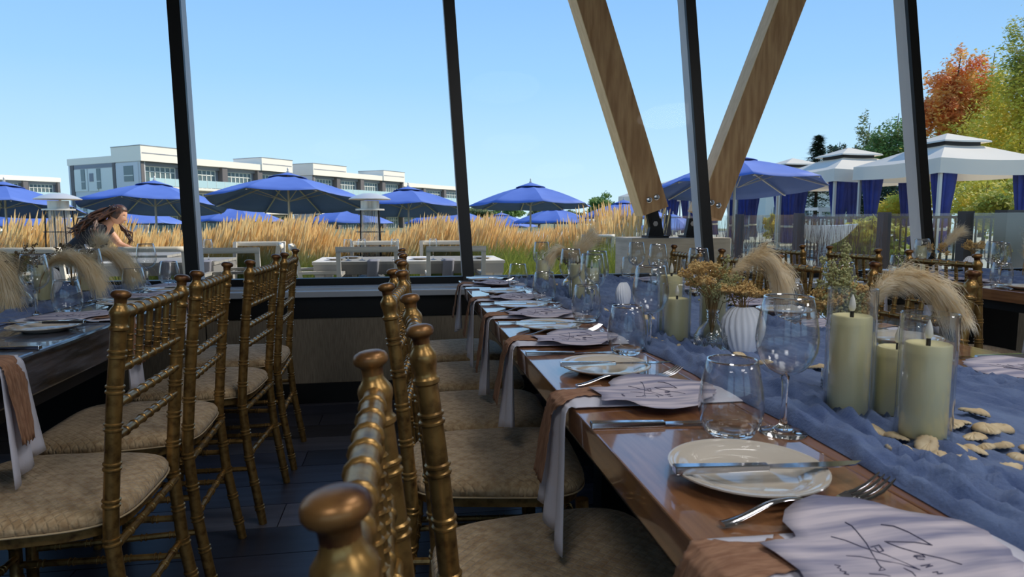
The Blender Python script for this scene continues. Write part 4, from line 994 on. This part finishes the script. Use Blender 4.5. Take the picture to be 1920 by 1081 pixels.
# ------------------------------------------------------------------ person
def person():
    p = empty('person', (-3.45, 8.5, GZ), 0, 'long-haired woman in black t-shirt and white apron bending over an outdoor table', 'person')
    # joints, x to the picture's right, bending towards +x
    J = {'pelvis': (-.47, 0, .64), 'waist': (-.34, 0, .79), 'chest': (-.15, 0, .95), 'neck': (-.02, 0, 1.06), 'headb': (.05, -.01, 1.12),
         'shR': (-.08, -.17, .99), 'elR': (-.02, -.23, .74), 'wrR': (.16, -.22, .72), 'shL': (-.10, .17, .99), 'elL': (.02, .2, .80), 'wrL': (.2, .18, .735),
         'hipR': (-.47, -.1, .60), 'knR': (-.30, -.11, .36), 'anR': (-.42, -.11, .08), 'toR': (-.28, -.12, .03), 'hipL': (-.47, .1, .60), 'knL': (-.27, .11, .36), 'anL': (-.40, .11, .08), 'toL': (-.26, .12, .03)}
    rad = {'pelvis': .14, 'waist': .115, 'chest': .13, 'neck': .052, 'headb': .05, 'shR': .058, 'shL': .058, 'elR': .042, 'elL': .042, 'wrR': .027, 'wrL': .027, 'hipR': .09, 'hipL': .09, 'knR': .06, 'knL': .06, 'anR': .04, 'anL': .04, 'toR': .03, 'toL': .03}
    E = [('pelvis', 'waist'), ('waist', 'chest'), ('chest', 'neck'), ('neck', 'headb'), ('chest', 'shR'), ('shR', 'elR'), ('elR', 'wrR'), ('chest', 'shL'), ('shL', 'elL'), ('elL', 'wrL'), ('pelvis', 'hipR'), ('hipR', 'knR'), ('knR', 'anR'), ('anR', 'toR'), ('pelvis', 'hipL'), ('hipL', 'knL'), ('knL', 'anL'), ('anL', 'toL')]
    def skin(name, js, es, m, rs, sub=2):
        me = bpy.data.meshes.new(name); idx = {k: i for i, k in enumerate(js)}
        me.from_pydata([J[k] for k in js], [(idx[a], idx[b]) for a, b in es], []); me.materials.append(M[m])
        o_ = bpy.data.objects.new(name, me); col.objects.link(o_); o_.parent = p
        md = o_.modifiers.new('skin', 'SKIN'); sv = me.skin_vertices
        if not sv:
            bm = bmesh.new(); bm.from_mesh(me); bm.verts.layers.skin.verify(); bm.to_mesh(me); bm.free()
        for k, i in idx.items():
            me.skin_vertices[0].data[i].radius = (rs(k), rs(k)); me.skin_vertices[0].data[i].use_root = (i == 0)
        md.use_smooth_shade = True; s2 = o_.modifiers.new('sub', 'SUBSURF'); s2.levels = sub; s2.render_levels = sub
        return o_
    # fingers on both hands as extra joints
    hand_e = []
    for s_, wr in (('R', 'wrR'), ('L', 'wrL')):
        w_ = Vector(J[wr]); pm = w_ + Vector((.055, .0, -.012)); J['pm' + s_] = tuple(pm); rad['pm' + s_] = .026; hand_e.append((wr, 'pm' + s_))
    js = list(J); body = skin('body', js, E + hand_e, 'skin', lambda k: rad[k])
    for s_ in 'RL':
        pm = Vector(J['pm' + s_])
        for q in range(4):
            L = (.07, .078, .074, .058)[q]; yy = -.024 + .016 * q
            J['a'] = tuple(pm + Vector((.0, yy * .6, 0))); J['b'] = tuple(pm + Vector((.03, yy, -.002))); J['c'] = tuple(pm + Vector((.03 + L * .45, yy * 1.1, -.012))); J['d'] = tuple(pm + Vector((.03 + L * .75, yy * 1.1, -.03)))
            skin('finger', ['a', 'b', 'c', 'd'], [('a', 'b'), ('b', 'c'), ('c', 'd')], 'skin', lambda k: {'a': .009, 'b': .0085, 'c': .0075, 'd': .006}[k], 1)
        sg = -1 if s_ == 'L' else 1
        J['a'] = tuple(pm + Vector((-.02, .015 * sg, 0))); J['b'] = tuple(pm + Vector((.01, .04 * sg, -.006))); J['c'] = tuple(pm + Vector((.035, .048 * sg, -.018)))
        skin('thumb', ['a', 'b', 'c'], [('a', 'b'), ('b', 'c')], 'skin', lambda k: {'a': .011, 'b': .0095, 'c': .007}[k], 1)
    # head: profile looking down towards +x
    hr = Matrix.Rotation(R(28), 4, 'Y'); hc = Vector((.10, -.01, 1.17)); m = MB(); rows = []
    nlat, nlon = 22, 28
    for i in range(nlat + 1):
        th = PI * i / nlat; rw = []
        for k in range(nlon):
            ph = 2 * PI * k / nlon; d = Vector((math.sin(th) * math.cos(ph), math.sin(th) * math.sin(ph), math.cos(th)))
            sx_, sy_, sz_ = .095, .075, .115
            v = Vector((d.x * sx_, d.y * sy_, d.z * sz_))
            if d.z < 0: v.x *= 1 - .28 * (-d.z) * (d.x < 0) ; v.y *= 1 + .25 * d.z; v.x += .012 * (-d.z)
            fr = max(0, d.x) ** 2
            v.x += fr * (.026 * math.exp(-((d.z + .18) / .13) ** 2 - (d.y / .16) ** 2) + .010 * math.exp(-((d.z + .52) / .08) ** 2 - (d.y / .3) ** 2) + .006 * math.exp(-((d.z + .85) / .12) ** 2) - .010 * math.exp(-((d.z - .05) / .09) ** 2 - ((abs(d.y) - .35) / .18) ** 2))
            rw.append(tuple(hc + (hr @ v)))
        rows.append(rw)
    m.grid(rows, True).build('head', 'skin', p, ang=180)
    def hp(x, y_, z_): return tuple(hc + hr @ Vector((x, y_, z_)))
    for s_ in (-1, 1):
        ea = MB().lathe([(.001, -.006), (.018, -.004), (.021, 0), (.017, .004), (.001, .002)], 14).build('ear', 'skin', p); ea.location = hp(-.008, s_ * .074, -.005); ea.rotation_euler = (R(90 * s_), 0, 0); ea.scale = (.7, 1.25, 1)
        ey = MB().lathe([(.001, -.009), (.008, -.005), (.01, 0), (.008, .005), (.001, .009)], 12).build('eye', 'apron_white', p); ey.location = hp(.077, s_ * .030, .006)
        br = MB().tube([hp(.084, s_ * .016, .030), hp(.083, s_ * .032, .035), hp(.070, s_ * .05, .028)], [.002, .003, .0015], 5).build('eyebrow', 'hair', p)
    MB().tube([hp(.091, -.02, -.062), hp(.101, 0, -.060), hp(.091, .02, -.062)], [.002, .0045, .002], 6).build('lips', 'peach_gauze', p)
    # hair: cap + long locks falling over the back and one before the shoulder
    hb = MB(); rnd = random.Random(4)
    rows = []
    for i in range(12):
        th = PI * .62 * i / 11; rw = []
        for k in range(28):
            ph = 2 * PI * k / 28; d = Vector((math.sin(th) * math.cos(ph), math.sin(th) * math.sin(ph), math.cos(th)))
            fr = 1 if d.x < .25 else 1 - .55 * (d.x - .25) * (1 if d.z < .55 else 0)
            tz = max(d.z, .42) if d.x > .45 else d.z
            v = Vector((d.x * .103 * fr, d.y * .084, tz * .124)); rw.append(hp(*v))
        rows.append(rw)
    hair = hb.grid(rows, True).build('hair', 'hair', p, ang=180)
    lk = MB()
    for q in range(120):
        a = hp(-.07 + rnd.uniform(-.03, .06), rnd.uniform(-.078, .078), rnd.uniform(-.02, .09)); a = Vector(a); y_ = rnd.uniform(-.19, .16)
        b = Vector((-.10 + rnd.gauss(0, .03), y_ * .8, 1.14 + rnd.gauss(0, .02))); c = Vector((-.24 + rnd.gauss(0, .04), y_, 1.04 + rnd.gauss(0, .03))); d = Vector((-.34 + rnd.gauss(0, .04), y_ * 1.1, .94 + rnd.gauss(0, .03)))
        if q % 5 == 0: b = Vector((-.07, -.17, 1.10)); c = Vector((-.08 + rnd.gauss(0, .02), -.235, .98)); d = Vector((-.05 + rnd.gauss(0, .03), -.25, .86))
        if q % 9 == 0: b = Vector((.08, .08, 1.05)); c = Vector((.16 + rnd.gauss(0, .015), .1, .93)); d = Vector((.19 + rnd.gauss(0, .015), .1, .82))
        wv = [Vector((rnd.gauss(0, .012), rnd.gauss(0, .012), rnd.gauss(0, .014))) for _ in range(4)]
        lk.tube([a, a.lerp(b, .5) + Vector((0, 0, .012)), b, b.lerp(c, .5) + wv[0], c + wv[1], c.lerp(d, .5) + wv[2], d + wv[3]], [.006, .011, .012, .010, .010, .007, .002], 5)
    lk.build('long_locks', 'hair', p)
    # t-shirt, trousers, apron
    skin('t_shirt', ['waist', 'chest', 'neck2', 'shR', 'slR', 'shL', 'slL', 'pel2'], [('waist', 'chest'), ('chest', 'neck2'), ('chest', 'shR'), ('shR', 'slR'), ('chest', 'shL'), ('shL', 'slL'), ('waist', 'pel2')], 'black_cloth',
         lambda k: {'waist': .135, 'chest': .15, 'neck2': .065, 'shR': .078, 'slR': .066, 'shL': .078, 'slL': .066, 'pel2': .15}[k]) if not J.update({'neck2': (-.055, 0, 1.035), 'slR': (-.055, -.2, .90), 'slL': (-.06, .19, .91), 'pel2': (-.44, 0, .68)}) else None
    skin('trousers', ['pelvis', 'hipR', 'knR', 'anR2', 'hipL', 'knL', 'anL2'], [('pelvis', 'hipR'), ('hipR', 'knR'), ('knR', 'anR2'), ('pelvis', 'hipL'), ('hipL', 'knL'), ('knL', 'anL2')], 'black_cloth',
         lambda k: {'pelvis': .15, 'hipR': .105, 'knR': .075, 'anR2': .055, 'hipL': .105, 'knL': .075, 'anL2': .055}[k]) if not J.update({'anR2': (-.42, -.11, .1), 'anL2': (-.40, .11, .1)}) else None
    rows = [[(x + .02 * math.cos(u * 3), u * .17, zz) for u in (-1, -.6, -.2, .2, .6, 1)] for x, zz in ((-.20, .82), (-.17, .72), (-.18, .6), (-.2, .45))]
    ap = MB().grid(rows).build('apron', 'apron_white', p, ang=180); md = ap.modifiers.new('t', 'SOLIDIFY'); md.thickness = .01
    for s_ in 'RL':
        c = Vector(J['an' + s_]); MB().tube([(c.x - .05, c.y, .04), (c.x + .0, c.y, .045), (c.x + .1, c.y, .035), (c.x + .18, c.y, .025)], [.035, .045, .045, .025], 10, True, .9).build('shoe', 'black_cloth', p)
person()

# ------------------------------------------------------------------ apartment buildings
def building(loc, ang, L, D, label, towers, nb, base=-1.0):
    b = empty('apartment_building', (loc[0], loc[1], 0), R(ang), label, 'building')
    top = 9.45
    MB().box(.6, L - .2, .9, D, base, 8.6).build('wall', 'bld_grey', b, False)
    MB().box(-.02, .62, 0, D, base, 8.6).build('end_wall', 'bld_white', b, False)
    MB().box(-.1, L + .1, -.25, D + .1, 8.55, top).build('parapet', 'bld_cream', b, False)
    for a, w_ in towers:
        MB().box(a - .15, a + w_, -.4, 6.0, 8.55, 10.5).build('raised_parapet', 'bld_cream', b, False)
        MB().box(a - .2, a + w_ + .05, -.45, 6.05, 10.5, 10.58).build('coping', 'bld_grey', b, False)
        MB().box(a, a + w_ - .2, -.42, -.38, 9.5, 9.62).build('reveal_line', 'bld_grey', b, False)
    bw = L / nb
    for k in range(nb + 1):
        MB().box(max(0, k * bw - .45), min(L, k * bw + .45), -.1, .95, base, 8.6).build('pier', 'bld_dark', b, False)
    for fl, (z0, z1) in enumerate(((5.4, 8.0), (2.2, 4.7), (-.8, 1.5))):
        MB().box(.3, L, -1.3, .95, z0 - .35, z0 - .05).build('balcony_slab', 'bld_cream', b, False)
        if fl == 0: MB().box(.3, L, -1.28, -1.25, z0, z0 + 1.0).build('glass_rail', 'bld_rail', b, False)
        for k in range(nb):
            xa = k * bw + 1.0; xb = (k + 1) * bw - 1.0
            wn = MB().box(xa, xb, .84, .9, z0, z1).build('window', 'bld_window', b, False); m = MB()
            nn = 6
            for q in range(nn + 1): x = lerp(xa, xb, q / nn); m.box(x - .06, x + .06, .76, .84, z0, z1)
            for zz in (z0, lerp(z0, z1, .74), z1): m.box(xa, xb, .76, .84, zz - .06, zz + .06)
            m.build('window_frame', 'bld_frame', wn, False)
            if fl == 0:
                m = MB()
                for q in range(4): x = lerp(xa, xb, q / 3); m.box(x - .02, x + .02, -1.3, -1.25, z0, z0 + 1.05)
                m.build('rail_post', 'bld_frame', b, False)
        MB().box(.6, L, .5, .9, z1 + .05, z1 + .6).build('lintel', 'bld_grey', b, False)
    # end facade: white cladding panels, slot windows, louvre
    if D > 8:
        for (y0, y1, z0, z1, m_) in ((.4, 5.2, 4.7, 8.4, 'bld_white'), (6.0, 9.2, 4.9, 7.9, 'bld_frame'), (9.5, 11.6, 4.9, 7.9, 'bld_frame'), (11.9, 15.0, 4.9, 7.9, 'bld_frame'), (.4, 5.2, .5, 4.2, 'bld_white'), (6.0, 15.0, .5, 4.2, 'bld_frame')):
            MB().box(-.12, 0, y0, y1, z0, z1).build('cladding', m_, b, False)
        for (y0, y1, z0, z1) in ((1.4, 3.4, 6.0, 8.0), (1.4, 3.4, 2.6, 4.2), (8.7, 9.6, 5.2, 7.9), (12.4, 13.3, 5.2, 7.9), (8.7, 9.6, 1, 4), (12.4, 13.3, 1, 4)):
            wn = MB().box(-.18, -.12, y0, y1, z0, z1).build('window', 'bld_window', b, False)
            MB().box(-.2, -.18, y0, y1, lerp(z0, z1, .35), lerp(z0, z1, .35) + .1).build('window_frame', 'bld_frame', wn, False)
        MB().box(-.18, -.12, 10.4, 11.3, 6.2, 7.3).build('louvre', 'bld_grey', b, False)
        MB().box(-.15, -.0, 5.3, 5.9, base, 8.5).build('corner_pier', 'bld_dark', b, False)
        MB().box(-.15, -.0, 15.1, 15.9, base, 8.5).build('corner_pier', 'bld_dark', b, False)
        MB().box(-.1, -.0, 6, 15, 8.0, 8.5).build('band', 'bld_grey', b, False)
    return b
building((-33.27, 92.03), 52.3, 25.2, 16.5, 'long cream and grey apartment block beside the first window post', ((0, 6.2), (19.2, 6.0)), 4)
building((-15.15, 116.7), 52.3, 25, 4.7, 'second apartment block, partly behind the large middle parasol', ((0, 8.0), (18.5, 6.5)), 4)
building((-.12, 153), 52.3, 26, 10, 'small distant apartment block behind the patio heater', (), 3)
building((-87.7, 123), 52.3, 31, 12, 'apartment block end at the picture edge above the parasols', (), 5)
wb2 = empty('white_house', (46, 68, -.18), 0, 'white flat-roofed building glimpsed beyond the cabanas', 'building')
MB().box(-6, 8, 0, 6, -.5, 4.3).build('wall', 'bld_frame', wb2, False)
MB().box(-6.3, 8.3, -.3, 6.2, 4.3, 4.5).build('roof', 'bld_grey', wb2, False)
for k in range(4): MB().box(-5 + k * 3.2, -3.9 + k * 3.2, -.06, 0, 1.2, 2.6).build('window', 'bld_window', wb2, False)
pg = empty('pergola', (27.8, 34.6, -.0), 0, 'low white slatted pergola roof beyond the fence', 'pergola')
for k in range(14): MB().box(-4 + k * .5, -3.9 + k * .5, 0, 2.5, 1.6, 1.75).build('slat', 'bld_frame', pg, False)
MB().box(-4.2, 3, -.1, 0, 1.5, 1.75).build('beam', 'bld_frame', pg, False)
for x in (-4, 2.8): MB().box(x - .06, x + .06, -.08, .04, 0, 1.5).build('post', 'bld_frame', pg, False)

# ------------------------------------------------------------------ trees
def tree(loc, h, crowns, label, name='leafy_tree', leaf=.12, trunk_r=.15, branches=8, seed=0):
    """crowns: list of (dx,dy,z,rx,ry,rz,n,material)"""
    rnd = random.Random(seed); t = empty(name, loc, 0, label, 'tree')
    MB().tube([(0, 0, 0), (.1, 0, h * .4), (0, .1, h * .75), (.1, 0, h * .97)], [trunk_r, trunk_r * .75, trunk_r * .4, .02], 8).build('trunk', 'bark', t)
    m = MB()
    for k in range(branches):
        c = crowns[k % len(crowns)]; z0 = rnd.uniform(.25, .75) * h
        e_ = Vector((c[0] + rnd.uniform(-.8, .8) * c[3], c[1] + rnd.uniform(-.8, .8) * c[4], c[2] + rnd.uniform(-.2, .8) * c[5]))
        s_ = Vector((0, 0, min(z0, e_.z - .2))); m.tube([s_, s_.lerp(e_, .5) + Vector((0, 0, .1)), e_], [trunk_r * .35, trunk_r * .2, .01], 5)
    m.build('branches', 'bark', t)
    for (dx, dy, z_, rx, ry, rz_, n, mt) in crowns:
        a = MB(); cl_ = []
        for _ in range(max(6, n // 90)):
            v = Vector((rnd.gauss(0, 1), rnd.gauss(0, 1), rnd.gauss(0, 1))).normalized() * rnd.uniform(.35, 1); cl_.append(Vector((dx + v.x * rx, dy + v.y * ry, z_ + v.z * rz_)))
        for _ in range(n):
            c = rnd.choice(cl_); p_ = c + Vector((rnd.gauss(0, rx * .13), rnd.gauss(0, ry * .13), rnd.gauss(0, rz_ * .11)))
            u = Vector((rnd.gauss(0, 1), rnd.gauss(0, 1), rnd.gauss(0, 1))).normalized(); w_ = u.orthogonal().normalized(); s_ = leaf * rnd.uniform(.6, 1.2)
            a.add([p_ - u * s_ * .6, p_ + w_ * s_ * .35, p_ + u * s_ * .6, p_ - w_ * s_ * .35], [(0, 1, 2, 3)])
        lf = a.build('leaves', mt, t, False); lf['kind'] = 'stuff'
    return t
tree((28.5, 30.6, -.6), 10.5, [(-1.1, 0, 7.3, 1.1, 1.2, 1.9, 7000, 'leaf_orange'), (.5, .3, 8.4, 1.3, 1.2, 2.2, 7000, 'leaf_orange'), (1.5, 0, 7.2, 1.2, 1.2, 2.6, 6000, 'leaf_yellow'), (.4, -.4, 5.0, 2.4, 2.2, 2.2, 11000, 'leaf_yellow')], 'red and orange autumn tree just beyond the wide window post', leaf=.17, seed=1)
tree((28.3, 26.4, -.6), 12, [(0, 0, 5.4, 2.6, 2.2, 3.4, 16000, 'leaf_yellow'), (.3, 0, 8.8, 1.3, 1.3, 2.6, 8000, 'leaf_olive')], 'tall yellow-green tree at the picture edge above the cabana', leaf=.15, seed=2)
tree((35.3, 35.4, -.6), 12, [(0, 0, 7.4, 3.4, 3, 3.6, 15000, 'leaf_olive')], 'broad olive tree between the orange and yellow trees', leaf=.2, seed=4)
tree((37.3, 45.4, -.6), 10, [(0, 0, 6.8, 2.4, 2.4, 2.2, 11000, 'leaf_green'), (2, 0, 5, 2.6, 2.6, 2.6, 8000, 'leaf_olive')], 'mid-green tree behind the second cabana roof', leaf=.22, seed=5)
tree((39.6, 51.5, -.6), 10.2, [(0, 0, 7.6, 1.3, 1.3, 3.0, 1900, 'leaf_pale'), (-2.2, 0, 6.6, 1.5, 1.2, 1.6, 3200, 'leaf_conifer')], 'thin pale-leaved tree above the second cabana roof', leaf=.24, seed=6)
tree((37.4, 59.6, -.6), 7.6, [(0, 0, 5.6, 1.9, 1.5, 2, 900, 'leaf_pale')], 'sparse pale tree beside the dark spruce', leaf=.22, branches=26, seed=7)
tree((39.5, 55.2, -.6), 9, [(0, 0, 7.3, 1.1, 1.1, 1.3, 3600, 'leaf_conifer')], 'slim dark evergreen behind the cabana peak', leaf=.22, seed=8)
def spruce(loc, h, label, seed):
    rnd = random.Random(seed); t = empty('spruce_tree', loc, 0, label, 'tree'); MB().tube([(0, 0, 0), (0, 0, h)], [.2, .02], 8).build('trunk', 'bark', t); a = MB()
    for k in range(34):
        z_ = lerp(h * .18, h * .98, (k / 33) ** .85); rr = (1 - z_ / h) * h * .42 + .15
        for q in range(11):
            an = rnd.uniform(0, 2 * PI); L = rr * rnd.uniform(.6, 1.1)
            for j in range(16):
                s_ = L * (j + rnd.random()) / 16; p_ = Vector((math.cos(an) * s_, math.sin(an) * s_, z_ - s_ * .28 + rnd.gauss(0, .05) + .12 * s_ * s_ / max(L, .1)))
                u = Vector((math.cos(an + rnd.choice((-.8, .8))), math.sin(an + rnd.choice((-.8, .8))), rnd.uniform(-.3, .2))); w_ = Vector((0, 0, 1)).cross(u).normalized() * .11
                a.add([p_ - w_, p_ + w_, p_ + u * .42 + Vector((0, 0, -.04))], [(0, 1, 2)])
    lf = a.build('needles', 'leaf_conifer', t, False); lf['kind'] = 'stuff'
spruce((39.0, 57.5, -.6), 9.7, 'dark pointed spruce above the far cabanas', 1)
for i, (x, y, h, n, lb) in enumerate(((14.4, 120, 3.9, 3000, 'round green tree far off under the lone parasol'), (19.3, 119.3, 4.3, 3000, 'low green tree far off beside the parasol pole'), (25.6, 123, 3.9, 2400, 'low olive tree far off under the lone parasol'), (36.2, 116.7, 6.6, 3000, 'green tree top far off beside the slanted beam'), (30.8, 117.3, 3.6, 1800, 'small tree far off between parasol and beam'), (38.9, 114, 5.2, 2400, 'green tree far off behind the slanted beam'))):
    tree((x, y, -.6), h * .8, [(0, 0, h * .62, 3.0, 3, h * .34, n, 'leaf_green' if i % 2 else 'leaf_pale')], lb, leaf=.5, trunk_r=.25, seed=20 + i)
for i, (x, y, h, rx, lb) in enumerate(((22.6, 27.0, 2.6, 1.8, 'yellow-green shrub beyond the first cabana curtain'), (22.9, 22.8, 3.0, 2.0, 'bright yellow shrub behind the first cabana'), (25.5, 24.6, 3.6, 2.0, 'large yellow bush beneath the tall yellow-green tree'), (21.2, 20.0, 2.4, 1.4, 'yellow bush beside the outermost blue curtain'), (16.8, 27.8, 1.7, .5, 'small yellow-green shrub between two far curtains'), (24.2, 30.9, 3.4, 2.0, 'dark green shrub behind the first cabana roof'), (9.2, 11.9, 1.2, .8, 'leafy low shrub behind the glass fence'))):
    tree((x, y, -.2), h * .9, [(0, 0, h * .62, rx, rx * .8, h * .4, 6500 if rx > .6 else 1500, ('leaf_yellow', 'leaf_yellow', 'leaf_yellow', 'leaf_olive', 'leaf_yellow', 'leaf_conifer', 'leaf_olive')[i])], lb, name='leafy_shrub', leaf=.14, trunk_r=.05, seed=40 + i)
print('objects', len(bpy.data.objects))
